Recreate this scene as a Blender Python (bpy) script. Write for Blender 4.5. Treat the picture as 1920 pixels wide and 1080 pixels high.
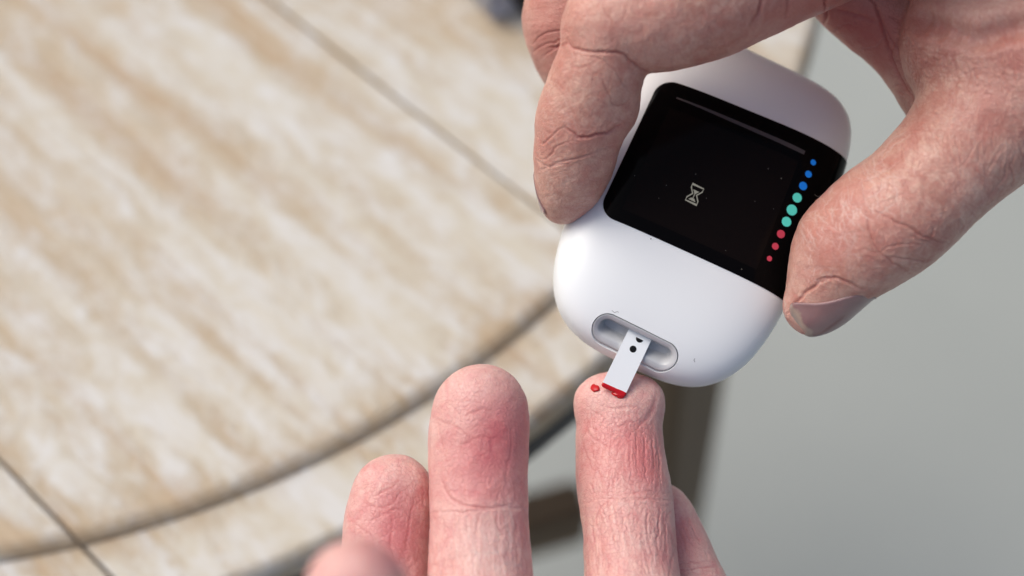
import bpy, bmesh, math, random
import numpy as np
from mathutils import Vector, Matrix

for o in list(bpy.data.objects):
    bpy.data.objects.remove(o)
scene = bpy.context.scene
rad = math.radians
rng = np.random.default_rng(7)
random.seed(7)

# ------------------------------------------------------------------ camera
DIST = 28.4                       # cm, lens to the meter
FPX = 50 / 36 * 1920              # focal length in photo pixels
PITCH = 60
cam_data = bpy.data.cameras.new('camera')
cam_data.lens = 50
cam_data.sensor_width = 36
cam_data.clip_start = 0.01
cam_data.clip_end = 200
cam_data.dof.use_dof = True
cam_data.dof.focus_distance = 0.284
cam_data.dof.aperture_fstop = 6.2
cam = bpy.data.objects.new('camera', cam_data)
scene.collection.objects.link(cam)
cam.location = (0, 0, 1.10)
cam.rotation_euler = (rad(90 - PITCH), 0, 0)
scene.camera = cam

# ------------------------------------------------------------------ daylight
SUN_EL, SUN_AZ = 53, 298          # degrees; azimuth measured from +Y clockwise
world = bpy.data.worlds.new('World')
scene.world = world
world.use_nodes = True
wn = world.node_tree
sky = wn.nodes.new('ShaderNodeTexSky')
sky.sky_type = 'NISHITA'
sky.sun_disc = False
sky.sun_elevation = rad(SUN_EL)
sky.sun_rotation = rad(SUN_AZ)
sky.air_density = 1.0
sky.dust_density = 6.0
sky.ozone_density = 1.0
bg = wn.nodes['Background']
wn.links.new(sky.outputs[0], bg.inputs[0])
bg.inputs[1].default_value = 0.115
sun_d = bpy.data.lights.new('sun', 'SUN')
sun_d.energy = 1.4
sun_d.angle = rad(40)
sun_d.color = (1.0, 0.975, 0.945)
sun = bpy.data.objects.new('sun', sun_d)
scene.collection.objects.link(sun)
_az, _el = rad(SUN_AZ), rad(SUN_EL)
_dir = Vector((math.sin(_az) * math.cos(_el), math.cos(_az) * math.cos(_el), math.sin(_el)))
sun.rotation_euler = _dir.to_track_quat('Z', 'Y').to_euler()

scene.view_settings.view_transform = 'Standard'
scene.view_settings.look = 'None'
scene.view_settings.exposure = 0.15
scene.view_settings.gamma = 1.0
scene.render.engine = 'CYCLES'
scene.cycles.use_denoising = True
scene.cycles.max_bounces = 8

# ------------------------------------------------------------------ frames
# the "hand frame": x right, y up, z towards the viewer, in cm, origin at the meter's distance
_p = rad(PITCH)
R_ = np.array([1.0, 0, 0])
U_ = np.array([0, math.sin(_p), math.cos(_p)])
B_ = np.array([0, -math.cos(_p), math.sin(_p)])
CAM = np.array([0, 0, 110.0])


def to_world(P):
    """hand-frame cm -> world metres"""
    P = np.asarray(P, float)
    W = CAM + P[..., 0:1] * R_ + P[..., 1:2] * U_ + (P[..., 2:3] - DIST) * B_
    return W * 0.01


def pt(u, v, z):
    s = (DIST - z) / FPX
    return np.array([(u - 960) * s, (540 - v) * s, z])


def ground_xy(u, v, h):
    """world x, y (cm) where the sight line reaches height h"""
    x, y = (u - 960) / FPX, (540 - v) / FPX
    yw = y * math.sin(_p) + math.cos(_p)
    zw = y * math.cos(_p) - math.sin(_p)
    t = -(110 - h) / zw
    return x * t, yw * t


# ------------------------------------------------------------------ object helpers
def link(o, parent=None):
    scene.collection.objects.link(o)
    if parent is not None:
        o.parent = parent
    return o


def thing(name, label, cat, loc=(0, 0, 0), rot=None, group=None):
    o = bpy.data.objects.new(name, None)
    link(o)
    o.empty_display_size = 0.02
    o.location = loc
    if rot is not None:
        o.rotation_euler = rot
    o['label'] = label
    o['category'] = cat
    if group:
        o['group'] = group
    return o


def tag(o, label, cat, group=None):
    o['label'] = label
    o['category'] = cat
    if group:
        o['group'] = group
    return o


def mesh_obj(name, V, Fc, mat, parent=None, smooth=True, world_cm=None):
    me = bpy.data.meshes.new(name)
    me.from_pydata([tuple(map(float, v)) for v in V], [], [tuple(map(int, f)) for f in Fc])
    me.update()
    if smooth:
        me.polygons.foreach_set('use_smooth', [True] * len(me.polygons))
    if mat is not None:
        me.materials.append(mat)
    o = bpy.data.objects.new(name, me)
    return link(o, parent)


def fix_normals(o):
    bm = bmesh.new()
    bm.from_mesh(o.data)
    bmesh.ops.recalc_face_normals(bm, faces=bm.faces)
    bm.to_mesh(o.data)
    bm.free()


# ------------------------------------------------------------------ materials
class NT:
    def __init__(self, name):
        self.m = bpy.data.materials.new(name)
        self.m.use_nodes = True
        self.t = self.m.node_tree
        self.b = self.t.nodes['Principled BSDF']

    def n(self, typ, **kw):
        nd = self.t.nodes.new(typ)
        for k, v in kw.items():
            setattr(nd, k, v)
        return nd

    def l(self, a, b):
        self.t.links.new(a, b)

    def set(self, **kw):
        for k, v in kw.items():
            self.b.inputs[k.replace('_', ' ')].default_value = v

    def math(self, op, a, b=None, clamp=False):
        nd = self.n('ShaderNodeMath', operation=op, use_clamp=clamp)
        for i, x in enumerate((a, b)):
            if x is None:
                continue
            if isinstance(x, (int, float)):
                nd.inputs[i].default_value = x
            else:
                self.l(x, nd.inputs[i])
        return nd.outputs[0]

    def ramp(self, fac, stops):
        nd = self.n('ShaderNodeValToRGB')
        e = nd.color_ramp.elements
        while len(e) < len(stops):
            e.new(0.5)
        for el, (p, c) in zip(e, stops):
            el.position = p
            el.color = c if len(c) == 4 else (*c, 1)
        self.l(fac, nd.inputs[0])
        return nd.outputs[0]

    def mix(self, fac, a, b, blend='MIX'):
        nd = self.n('ShaderNodeMix', data_type='RGBA', blend_type=blend)
        for sock, x in ((nd.inputs[0], fac), (nd.inputs[6], a), (nd.inputs[7], b)):
            if isinstance(x, (int, float)):
                sock.default_value = x
            elif isinstance(x, tuple):
                sock.default_value = x if len(x) == 4 else (*x, 1)
            else:
                self.l(x, sock)
        return nd.outputs[2]

    def coord(self, scale=(1, 1, 1), kind='Object', loc=(0, 0, 0), rot=(0, 0, 0)):
        tc = self.n('ShaderNodeTexCoord')
        mp = self.n('ShaderNodeMapping')
        mp.inputs['Scale'].default_value = scale
        mp.inputs['Location'].default_value = loc
        mp.inputs['Rotation'].default_value = rot
        self.l(tc.outputs[kind], mp.inputs[0])
        return mp.outputs[0]

    def noise(self, vec, scale, detail=4, rough=0.55, dist=0.0):
        nd = self.n('ShaderNodeTexNoise')
        nd.inputs['Scale'].default_value = scale
        nd.inputs['Detail'].default_value = detail
        nd.inputs['Roughness'].default_value = rough
        nd.inputs['Distortion'].default_value = dist
        self.l(vec, nd.inputs['Vector'])
        return nd.outputs[0]

    def bump(self, h, strength, dist):
        nd = self.n('ShaderNodeBump')
        nd.inputs['Strength'].default_value = strength
        nd.inputs['Distance'].default_value = dist
        self.l(h, nd.inputs['Height'])
        self.l(nd.outputs[0], self.b.inputs['Normal'])


def simple(name, col, rough=0.5, spec=0.5, emit=None, noise=0.0, nscale=300, metal=0.0, coat=0.0):
    t = NT(name)
    t.set(Base_Color=(*col, 1), Roughness=rough, Metallic=metal)
    t.b.inputs['Specular IOR Level'].default_value = spec
    t.b.inputs['Coat Weight'].default_value = coat
    v = t.coord()
    nz = t.noise(v, nscale, 3)
    if noise > 0:
        c2 = tuple(max(0, c * (1 - noise)) for c in col)
        t.l(t.mix(nz, (*col, 1), (*c2, 1)), t.b.inputs['Base Color'])
    t.bump(nz, 0.04, 0.0002)
    if emit:
        t.b.inputs['Emission Color'].default_value = (*emit[0], 1)
        t.b.inputs['Emission Strength'].default_value = emit[1]
    return t.m


def skin_material(name, base, deep, pale, red, relief=0.75):
    t = NT(name)
    v = t.coord()
    at = t.n('ShaderNodeAttribute', attribute_name='skin')
    sep = t.n('ShaderNodeSeparateColor')
    t.l(at.outputs['Color'], sep.inputs[0])
    a_red, a_line, a_flake = sep.outputs
    big = t.noise(v, 90, 4, 0.6)
    med = t.noise(v, 420, 5, 0.65, 0.6)
    fine = t.noise(v, 1900, 3, 0.6)
    c = t.mix(t.ramp(big, [(0.36, (0, 0, 0)), (0.64, (1, 1, 1))]), (*deep, 1), (*base, 1))
    c = t.mix(t.math('MULTIPLY', t.ramp(med, [(0.42, (0, 0, 0)), (0.68, (1, 1, 1))]), 0.55), c, (*pale, 1))
    c = t.mix(t.math('MULTIPLY', t.ramp(fine, [(0.5, (0, 0, 0)), (0.75, (1, 1, 1))]), 0.25), c, (*red, 1))
    mot = t.noise(v, 210, 4, 0.6, 0.8)
    c = t.mix(t.math('MULTIPLY', t.ramp(mot, [(0.46, (0, 0, 0)), (0.66, (1, 1, 1))]), 0.38), c, (*red, 1))
    rf = t.math('MULTIPLY', a_red, t.math('ADD', t.math('MULTIPLY', med, 1.0), 0.62), True)
    c = t.mix(rf, c, (*red, 1))
    c = t.mix(t.math('MULTIPLY', a_line, 0.8, True), c, (red[0] * 0.78, red[1] * 0.55, red[2] * 0.55, 1))
    c = t.mix(t.math('MULTIPLY', a_flake, 0.85, True), c, (0.78, 0.66, 0.60, 1))
    t.l(c, t.b.inputs['Base Color'])
    t.set(Roughness=0.39)
    t.b.inputs['Specular IOR Level'].default_value = 0.42
    t.b.inputs['Subsurface Weight'].default_value = 0.22
    t.b.inputs['Subsurface Radius'].default_value = (1.0, 0.32, 0.18)
    t.b.inputs['Subsurface Scale'].default_value = 0.0035
    vor = t.n('ShaderNodeTexVoronoi', feature='DISTANCE_TO_EDGE')
    vor.inputs['Scale'].default_value = 1150
    wv = t.n('ShaderNodeVectorMath', operation='ADD')
    nv = t.n('ShaderNodeTexNoise')
    nv.inputs['Scale'].default_value = 500
    t.l(v, nv.inputs['Vector'])
    sc = t.n('ShaderNodeVectorMath', operation='SCALE')
    sc.inputs[3].default_value = 0.0012
    t.l(nv.outputs['Color'], sc.inputs[0])
    t.l(v, wv.inputs[0])
    t.l(sc.outputs[0], wv.inputs[1])
    t.l(wv.outputs[0], vor.inputs['Vector'])
    cell = t.ramp(vor.outputs[0], [(0.0, (0, 0, 0)), (0.12, (1, 1, 1))])
    c = t.mix(t.math('MULTIPLY', t.math('SUBTRACT', 1.0, cell), 0.16, True), c, tuple(x * 0.7 for x in red) + (1,))
    t.l(c, t.b.inputs['Base Color'])
    h = t.math('ADD', t.math('MULTIPLY', cell, 0.45), t.math('ADD', t.math('MULTIPLY', fine, 0.5), t.math('MULTIPLY', med, 0.9)))
    t.bump(h, relief, 0.00024)
    return t.m


M_SKIN_A = skin_material('weathered_skin', (0.67, 0.40, 0.325), (0.53, 0.265, 0.205), (0.78, 0.56, 0.455), (0.50, 0.165, 0.14), 0.4)
M_SKIN_B = skin_material('pink_skin', (0.76, 0.465, 0.415), (0.70, 0.375, 0.34), (0.84, 0.60, 0.54), (0.60, 0.16, 0.175), 0.55)


def nail_material():
    t = NT('fingernail')
    v = t.coord()
    at = t.n('ShaderNodeAttribute', attribute_name='tip')
    nz = t.noise(v, 350, 3)
    c = t.mix(nz, (0.25, 0.145, 0.15, 1), (0.33, 0.20, 0.195, 1))
    f = t.ramp(t.math('ADD', at.outputs['Fac'], t.math('MULTIPLY', nz, 0.12)), [(0.97, (0, 0, 0)), (1.0, (1, 1, 1))])
    c = t.mix(f, c, (0.42, 0.32, 0.26, 1))
    t.l(c, t.b.inputs['Base Color'])
    t.set(Roughness=0.3)
    t.b.inputs['Coat Weight'].default_value = 0.6
    t.b.inputs['Coat Roughness'].default_value = 0.15
    t.b.inputs['Subsurface Weight'].default_value = 0.1
    t.b.inputs['Subsurface Scale'].default_value = 0.002
    t.bump(t.noise(t.coord((1, 1, 1)), 700, 2), 0.15, 0.0002)
    return t.m


M_NAIL = nail_material()
M_WHITE = simple('white_plastic', (0.83, 0.87, 0.89), 0.33, 0.45)
M_PORT = simple('light_grey_plastic', (0.52, 0.54, 0.56), 0.3, 0.5)
M_GLASS = simple('black_glass', (0.003, 0.0027, 0.003), 0.08, 0.045)
M_DISPLAY = simple('unlit_display', (0.0066, 0.0047, 0.0045), 0.09, 0.045)
M_BLUE = simple('blue_light', (0.01, 0.16, 0.62), 0.4, 0.1, ((0.012, 0.17, 0.62), 0.35))
M_TEAL = simple('teal_light', (0.09, 0.55, 0.47), 0.4, 0.1, ((0.09, 0.55, 0.46), 0.35))
M_RED = simple('red_light', (0.45, 0.045, 0.075), 0.4, 0.1, ((0.45, 0.045, 0.075), 0.35))
M_ICON = simple('lit_icon', (0.05, 0.05, 0.045), 0.5, 0.1, ((0.42, 0.40, 0.34), 0.42))
M_REFLECTION = simple('painted_reflection', (0.075, 0.066, 0.068), 0.5, 0.2)  # grey that stands in for a reflection on the glass
M_DUST = simple('dust', (0.10, 0.095, 0.085), 0.8, 0.1)
M_FIBRE = simple('grey_fibre', (0.40, 0.41, 0.43), 0.8, 0.1)
M_STRIP = simple('white_strip', (0.84, 0.89, 0.92), 0.42, 0.4)
M_INK = simple('black_ink', (0.006, 0.006, 0.007), 0.5, 0.2)
M_BLOOD = simple('blood', (0.52, 0.005, 0.010), 0.14, 0.5)
M_BLOODSMEAR = simple('dried_blood', (0.50, 0.008, 0.012), 0.34, 0.35)
M_BLACKMETAL = simple('black_metal', (0.016, 0.016, 0.018), 0.45, 0.4)
M_GREYPLASTIC = simple('pale_grey_plastic', (0.86, 0.86, 0.90), 0.4, 0.5)


def wood_paint_material():
    t = NT('worn_painted_wood')
    tc = t.n('ShaderNodeTexCoord')
    oi = t.n('ShaderNodeObjectInfo')
    off = t.n('ShaderNodeVectorMath', operation='SCALE')
    comb = t.n('ShaderNodeCombineXYZ')
    t.l(oi.outputs['Random'], comb.inputs[0])
    t.l(oi.outputs['Random'], comb.inputs[1])
    t.l(comb.outputs[0], off.inputs[0])
    off.inputs[3].default_value = 3.7
    add = t.n('ShaderNodeVectorMath', operation='ADD')
    t.l(tc.outputs['Object'], add.inputs[0])
    t.l(off.outputs[0], add.inputs[1])

    def mp(scale):
        m = t.n('ShaderNodeMapping')
        m.inputs['Scale'].default_value = scale
        t.l(add.outputs[0], m.inputs[0])
        return m.outputs[0]
    streak = t.noise(mp((0.09, 1, 1)), 85, 5, 0.62, 0.25)       # long grain streaks
    grain = t.noise(mp((0.05, 1, 1)), 260, 4, 0.6)
    blotch = t.noise(mp((0.42, 1, 1)), 120, 7, 0.7, 0.5)       # flaking paint
    chip = t.noise(mp((0.75, 1, 1)), 330, 6, 0.72, 0.3)
    broad = t.noise(mp((0.4, 1, 1)), 9, 3, 0.5)
    # wear: how much of the paint has gone (more towards the far left, as on the table itself)
    sep = t.n('ShaderNodeSeparateXYZ')
    t.l(tc.outputs['Object'], sep.inputs[0])
    side = t.math('ADD', t.math('MULTIPLY', sep.outputs[0], -1.3), 0.225)
    w = t.math('ADD', t.math('MULTIPLY', streak, 1.15), t.math('MULTIPLY', blotch, 0.7))
    w = t.math('ADD', w, t.math('MULTIPLY', chip, 0.62))
    w = t.math('ADD', w, t.math('MULTIPLY', broad, 0.35))
    w = t.math('ADD', w, side)
    at = t.n('ShaderNodeAttribute', attribute_name='edge')
    w = t.math('ADD', w, t.math('MULTIPLY', at.outputs['Fac'], 0.30))
    worn = t.ramp(w, [(0.0, (0, 0, 0)), (1.0, (1, 1, 1))])
    mr = t.n('ShaderNodeMapRange')
    mr.interpolation_type = 'SMOOTHSTEP'
    mr.inputs[1].default_value = 1.22
    mr.inputs[2].default_value = 1.72
    t.l(w, mr.inputs[0])
    worn = mr.outputs[0]
    wood = t.mix(t.ramp(grain, [(0.35, (0, 0, 0)), (0.65, (1, 1, 1))]), (0.40, 0.295, 0.18, 1), (0.49, 0.385, 0.255, 1))
    wood = t.mix(t.math('MULTIPLY', t.ramp(streak, [(0.58, (0, 0, 0)), (0.75, (1, 1, 1))]), 0.5), wood, (0.36, 0.215, 0.12, 1))
    paint = t.mix(t.ramp(blotch, [(0.36, (0, 0, 0)), (0.58, (1, 1, 1))]), (0.61, 0.61, 0.585, 1), (0.555, 0.52, 0.43, 1))
    c = t.mix(t.math('MULTIPLY', worn, 0.92), paint, wood)
    t.l(c, t.b.inputs['Base Color'])
    t.set(Roughness=0.55)
    t.b.inputs['Specular IOR Level'].default_value = 0.35
    t.bump(t.math('ADD', t.math('MULTIPLY', worn, -1.0), grain), 0.5, 0.0006)
    return t.m


M_TABLE = wood_paint_material()


def brown_wood():
    t = NT('dark_brown_wood')
    v = t.coord((1, 1, 0.08))
    g = t.noise(v, 160, 4, 0.6)
    t.l(t.mix(g, (0.11, 0.070, 0.036, 1), (0.20, 0.135, 0.072, 1)), t.b.inputs['Base Color'])
    t.set(Roughness=0.6)
    t.bump(g, 0.3, 0.0008)
    return t.m


M_LEG = brown_wood()


def floor_material():
    t = NT('grey_screed_floor')
    v = t.coord()
    a = t.noise(v, 2.2, 4, 0.5)
    b = t.noise(v, 60, 5, 0.6)
    c = t.mix(t.ramp(a, [(0.35, (0, 0, 0)), (0.65, (1, 1, 1))]), (0.355, 0.38, 0.355, 1), (0.405, 0.43, 0.40, 1))
    c = t.mix(t.math('MULTIPLY', b, 0.25), c, (0.29, 0.315, 0.295, 1))
    t.l(c, t.b.inputs['Base Color'])
    t.set(Roughness=0.5)
    t.bump(b, 0.2, 0.001)
    return t.m


M_FLOOR = floor_material()

# ------------------------------------------------------------------ floor
fl = mesh_obj('floor', [(-6, -6, 0), (6, -6, 0), (6, 6, 0), (-6, 6, 0)], [(0, 1, 2, 3)], M_FLOOR, smooth=False)
fl['kind'] = 'structure'

# ------------------------------------------------------------------ table (cm in its own frame, x along the planks)
TC = np.array([-17.85, 38.5])
TH = rad(-43)
R1, R2 = 26.7, 29.0
table = thing('round_table', 'round table of worn white painted planks with a stepped rim', 'table',
              (TC[0] * .01, TC[1] * .01, 0), (0, 0, TH))


def strip_outline(R, t0, t1, n=40):
    t0, t1 = max(t0, -R * 0.9995), min(t1, R * 0.9995)
    ts = np.linspace(t0, t1, n)
    # finer near the ends of the disc
    h = np.sqrt(np.maximum(R * R - ts * ts, 0))
    return np.concatenate([np.stack([h, ts], 1), np.stack([-h, ts], 1)[::-1]])


def plank_mesh(t0, t1):
    V, Fc, E = [], [], []

    def slab(R, ztop, zbot, rnd, drop):
        # closed stack of rings: rounded top edge, wall, bottom
        hd = (ztop - zbot) * drop
        prof = [(rnd, 0.0), (rnd * 0.62, -hd * 0.14), (rnd * 0.3, -hd * 0.42), (rnd * 0.08, -hd * 0.8), (0.0, -hd), (0.0, zbot - ztop)]
        base = len(V)
        n = 0
        for ins, dz in prof:
            gap = 0.016 + min(ins, 0.2) * 0.2
            o = strip_outline(R - ins, t0 + gap, t1 - gap)
            n = len(o)
            for x, y in o:
                V.append((x, y, ztop + dz))
                E.append(1.0)
        # second inset ring so that the wear stays near the rim
        m = len(prof)
        for k in range(m - 1):
            for i in range(n):
                j = (i + 1) % n
                Fc.append((base + k * n + i, base + k * n + j, base + (k + 1) * n + j, base + (k + 1) * n + i))
        # top cap as rungs between the two arcs, several columns
        half = n // 2
        cols = 41
        start = len(V)
        fr = 0.5 - 0.5 * np.cos(np.linspace(0, np.pi, cols))
        for i in range(half):
            a = np.array(V[base + i]); b = np.array(V[base + n - 1 - i])
            L = abs(a[0] - b[0])
            for c in range(cols):
                p = a + (b - a) * fr[c]
                d = min(fr[c], 1 - fr[c]) * L
                V.append((p[0], p[1], ztop))
                rr = R - math.hypot(p[0], p[1])
                E.append(max(0.0, 1 - rr / 1.1))
        for i in range(half - 1):
            for c in range(cols - 1):
                q = start + i * cols + c
                Fc.append((q, q + 1, q + cols + 1, q + cols))
        # bottom
        Fc.append(tuple(base + (m - 1) * n + i for i in range(n)))
    slab(R1, 75.0, 74.6, 0.42, 0.85)
    slab(R2, 74.64, 73.75, 0.4, 0.6)
    o = mesh_obj('plank', np.array(V) * 0.01, Fc, M_TABLE, table, smooth=False)
    bm = bmesh.new()
    bm.from_mesh(o.data)
    bmesh.ops.remove_doubles(bm, verts=bm.verts, dist=1e-6)
    bmesh.ops.recalc_face_normals(bm, faces=bm.faces)
    bm.to_mesh(o.data)
    bm.free()
    # wear attribute (distance from the rim), recomputed after the weld
    me = o.data
    co = np.empty(len(me.vertices) * 3)
    me.vertices.foreach_get('co', co)
    co = co.reshape(-1, 3) * 100
    r = np.hypot(co[:, 0], co[:, 1])
    top = co[:, 2] > 74.645
    e = np.where(top, np.clip(1 - (R1 - r) / 1.3, 0, 1), np.clip(1 - (R2 - r) / 0.6, 0, 1))
    e = np.where((~top) & (r < R1 + 0.6), 0.5, e)
    at = me.attributes.new('edge', 'FLOAT', 'POINT')
    at.data.foreach_set('value', e.astype(np.float32))
    return o


S1, S2 = 1.30, -14.35
PW = S1 - S2
bounds = [-29.0, S2, S1, S1 + PW, 29.0]
for a, b in zip(bounds[:-1], bounds[1:]):
    plank_mesh(a, b)


def lathe(name, prof, mat, parent, n=96):
    V, Fc = [], []
    for r, z in prof:
        for i in range(n):
            a = 2 * math.pi * i / n
            V.append((r * math.cos(a) * .01, r * math.sin(a) * .01, z * .01))
    for k in range(len(prof) - 1):
        for i in range(n):
            j = (i + 1) % n
            Fc.append((k * n + i, k * n + j, (k + 1) * n + j, (k + 1) * n + i))
    o = mesh_obj(name, V, Fc, mat, parent)
    fix_normals(o)
    return o


lathe('metal_band', [(20, 73.745), (28.9, 73.745), (28.98, 73.65), (28.98, 72.3), (28.8, 72.2), (20, 72.2)], M_BLACKMETAL, table)


def box_between(name, a, b, w, h, mat, parent, up=(0, 0, 1), bev=0.25):
    a, b = Vector(a), Vector(b)
    d = (b - a)
    L = d.length
    d.normalize()
    s = d.cross(Vector(up))
    if s.length < 1e-4:
        s = Vector((1, 0, 0))
    s.normalize()
    u = s.cross(d)
    bm = bmesh.new()
    bmesh.ops.create_cube(bm, size=1)
    bmesh.ops.scale(bm, vec=(w, L, h), verts=bm.verts)
    bmesh.ops.bevel(bm, geom=bm.edges[:], offset=bev, segments=2, affect='EDGES')
    mid = (a + b) / 2
    M = Matrix((s, d, u)).transposed().to_4x4()
    M.translation = mid
    bm.transform(Matrix.Scale(0.01, 4) @ M)
    me = bpy.data.meshes.new(name)
    bm.to_mesh(me)
    bm.free()
    me.materials.append(mat)
    return link(bpy.data.objects.new(name, me), parent)


def to_table(x, y):
    dx, dy = x - TC[0], y - TC[1]
    c, s = math.cos(-TH), math.sin(-TH)
    return (c * dx - s * dy, s * dx + c * dy)


lx, ly = ground_xy(1185, 800, 44)
bx, by = ground_xy(1010, 905, 40)
dv = np.array([bx - lx, by - ly]); dv /= np.hypot(*dv)
legs = [np.array([lx, ly]), np.array([lx, ly]) + dv * 30]
perp = np.array([-dv[1], dv[0]])
legs += [legs[0] + perp * 30, legs[1] + perp * 30]
for g in legs:
    x, y = to_table(*g)
    box_between('leg', to_table(g[0] + 4 * (1 if g is legs[0] or g is legs[2] else -1), g[1]) + (0,), (x, y, 72.19), 4.2, 4.2, M_LEG, table, up=(1, 0, 0), bev=0.4)
for g0, g1 in ((legs[0], legs[1]), (legs[2], legs[3])):
    a, b = to_table(*g0), to_table(*g1)
    a, b = np.array(a), np.array(b)
    d = (b - a) / np.hypot(*(b - a))
    box_between('stretcher', (*(a + d * 2.1), 34), (*(b - d * 2.1), 34), 2.4, 4.4, M_LEG, table, bev=0.3)

# ------------------------------------------------------------------ small case at the far side of the table
ex, ey = ground_xy(945, 16, 75)
case = thing('case', 'small pale grey case with black end lying on the far side of the table', 'case',
             (ex * .01, ey * .01, 0.75), (0, 0, rad(-55)))


def rounded_bar(name, x0, x1, ry, rz, z0, mat, parent, n=24, m=10):
    """a pill along x with rounded ends, lying at height z0 (cm)"""
    V, Fc = [], []
    ss = np.linspace(0, 1, m)
    xs, rs = [], []
    e = min(ry, rz) * 0.8
    for k in range(m):
        a = math.pi / 2 * (1 - ss[k])
        xs.append(x0 + e * (1 - math.sin(a))); rs.append(max(0.02, math.cos(a)))
    for k in range(m):
        a = math.pi / 2 * ss[k]
        xs.append(x1 - e * (1 - math.sin(math.pi / 2 - a))); rs.append(max(0.02, math.cos(a)))
    for x, r in zip(xs, rs):
        for i in range(n):
            t = 2 * math.pi * i / n
            cx, sx = math.cos(t), math.sin(t)
            V.append((x * .01, math.copysign(abs(cx) ** .6, cx) * ry * r * .01, (z0 + math.copysign(abs(sx) ** .6, sx) * rz * r) * .01))
    for k in range(2 * m - 1):
        for i in range(n):
            j = (i + 1) % n
            Fc.append((k * n + i, k * n + j, (k + 1) * n + j, (k + 1) * n + i))
    Fc.append(tuple(range(n)))
    Fc.append(tuple(range((2 * m - 1) * n, 2 * m * n)))
    o = mesh_obj(name, V, Fc, mat, parent)
    fix_normals(o)
    return o


rounded_bar('shell', -7.0, 0.2, 0.75, 0.7, 0.72, M_GREYPLASTIC, case)
rounded_bar('end_cap', -1.6, 0.5, 0.6, 0.58, 0.66, M_BLACKMETAL, case).location = (0.006, 0.008, 0)

# ------------------------------------------------------------------ the meter
MROT, MTAU = rad(25.5), rad(12)
MX = np.array([math.cos(MROT), -math.sin(MROT), 0])
MY = np.array([math.sin(MROT) * math.cos(MTAU), math.cos(MROT) * math.cos(MTAU), -math.sin(MTAU)])
MN = np.cross(MX, MY)
MY = np.cross(MN, MX)
MO = pt(1320, 400, -1.5) - 0.13 * MX + 0.05 * MY
MA, MB = 2.46, 3.68
MH, MP = 0.98, 3.4


def m_rho(x, y):
    n = 3.3 + 1.4 * np.clip((y + 1.5) / 3.5, 0, 1)
    x = x / (1 + 0.028 * np.clip((y - 0.5) / 2.5, 0, 1))
    return (np.abs(x / MA) ** n + np.abs(y / MB) ** n) ** (1 / n)


def m_front(x, y):
    r = np.minimum(m_rho(x, y), 1.0)
    t = np.clip((y - 0.6) / 2.2, 0, 1)
    p = MP - 1.25 * t * t * (3 - 2 * t)      # the far end rolls away sooner
    return MH * np.maximum(1 - r ** p, 0) ** (1 / p)


def m_place(x, y, off=0.0):
    """point on the meter's front face in the meter's own frame (cm), lifted by off along the surface normal"""
    x = np.asarray(x, float); y = np.asarray(y, float)
    e = 1e-3
    c = m_front(x, y)
    gx = (m_front(x + e, y) - m_front(x - e, y)) / (2 * e)
    gy = (m_front(x, y + e) - m_front(x, y - e)) / (2 * e)
    n = np.stack([-gx, -gy, np.ones_like(c)], -1)
    n /= np.linalg.norm(n, axis=-1, keepdims=True)
    return np.stack([x, y, c], -1) + n * np.asarray(off)[..., None]


def m_pix(u, v):
    """x, y on the meter's face where the sight line of a photo point meets it"""
    o = np.array([0, 0, DIST]); r = pt(u, v, -1) - o
    c = MH
    for _ in range(12):
        t = ((MO + MN * c - o) @ MN) / (r @ MN)
        q = o + t * r - MO
        x, y = q @ MX, q @ MY
        c = 0.5 * c + 0.5 * float(m_front(x, y))
    return np.array([x, y])


def m_hand(P):
    """meter frame -> hand frame"""
    P = np.asarray(P, float)
    return MO + P[..., 0:1] * MX + P[..., 1:2] * MY + P[..., 2:3] * MN


meter = thing('glucose_meter', 'white pebble shaped blood glucose meter with black screen held in the fingers', 'glucose meter')
_mm = Matrix.Identity(4)
_wo = to_world(MO)
_ax = [to_world(MO + a) - _wo for a in (MX, MY, MN)]
for i in range(3):
    for j in range(3):
        _mm[j][i] = _ax[i][j] * 100
    _mm[i][3] = _wo[i]
meter.matrix_world = _mm


def m_obj(name, V, Fc, mat, smooth=True, parent=None):
    o = mesh_obj(name, np.asarray(V) * 0.01, Fc, mat, parent or meter, smooth)
    fix_normals(o)
    return o


# body: rings of the outline, front to back
NT_ = 160
th = np.linspace(0, 2 * np.pi, NT_, endpoint=False)


def outline_dir(a):
    x, y = math.cos(a) * MA, math.sin(a) * MB
    r = float(m_rho(x, y))
    return x / r, y / r


dirs = np.array([outline_dir(a) for a in th])
V, Fc = [], []
rings = []
rs = np.concatenate([np.linspace(0.04, 0.9, 30), 1 - (1 - 0.9) * (np.linspace(1, 0, 14)[1:]) ** 2])
for r in rs:
    rings.append((r, None))
for k in range(1, 24):
    a = k / 24
    r = math.cos(a * math.pi / 2) ** (2 / 2.8)
    c = -1.15 * math.sin(a * math.pi / 2) ** (2 / 2.8)
    rings.append((r, c))
V.append((0, 0, MH))
for r, c in rings:
    for d in dirs:
        V.append((d[0] * r, d[1] * r, float(m_front(d[0] * r, d[1] * r)) if c is None else c))
V.append((0, 0, -1.15))
for i in range(NT_):
    Fc.append((0, 1 + i, 1 + (i + 1) % NT_))
for k in range(len(rings) - 1):
    b0, b1 = 1 + k * NT_, 1 + (k + 1) * NT_
    for i in range(NT_):
        j = (i + 1) % NT_
        Fc.append((b0 + i, b1 + i, b1 + j, b0 + j))
last = len(V) - 1
b0 = 1 + (len(rings) - 1) * NT_
for i in range(NT_):
    Fc.append((last, b0 + (i + 1) % NT_, b0 + i))
body = m_obj('body', V, Fc, M_WHITE)

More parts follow.
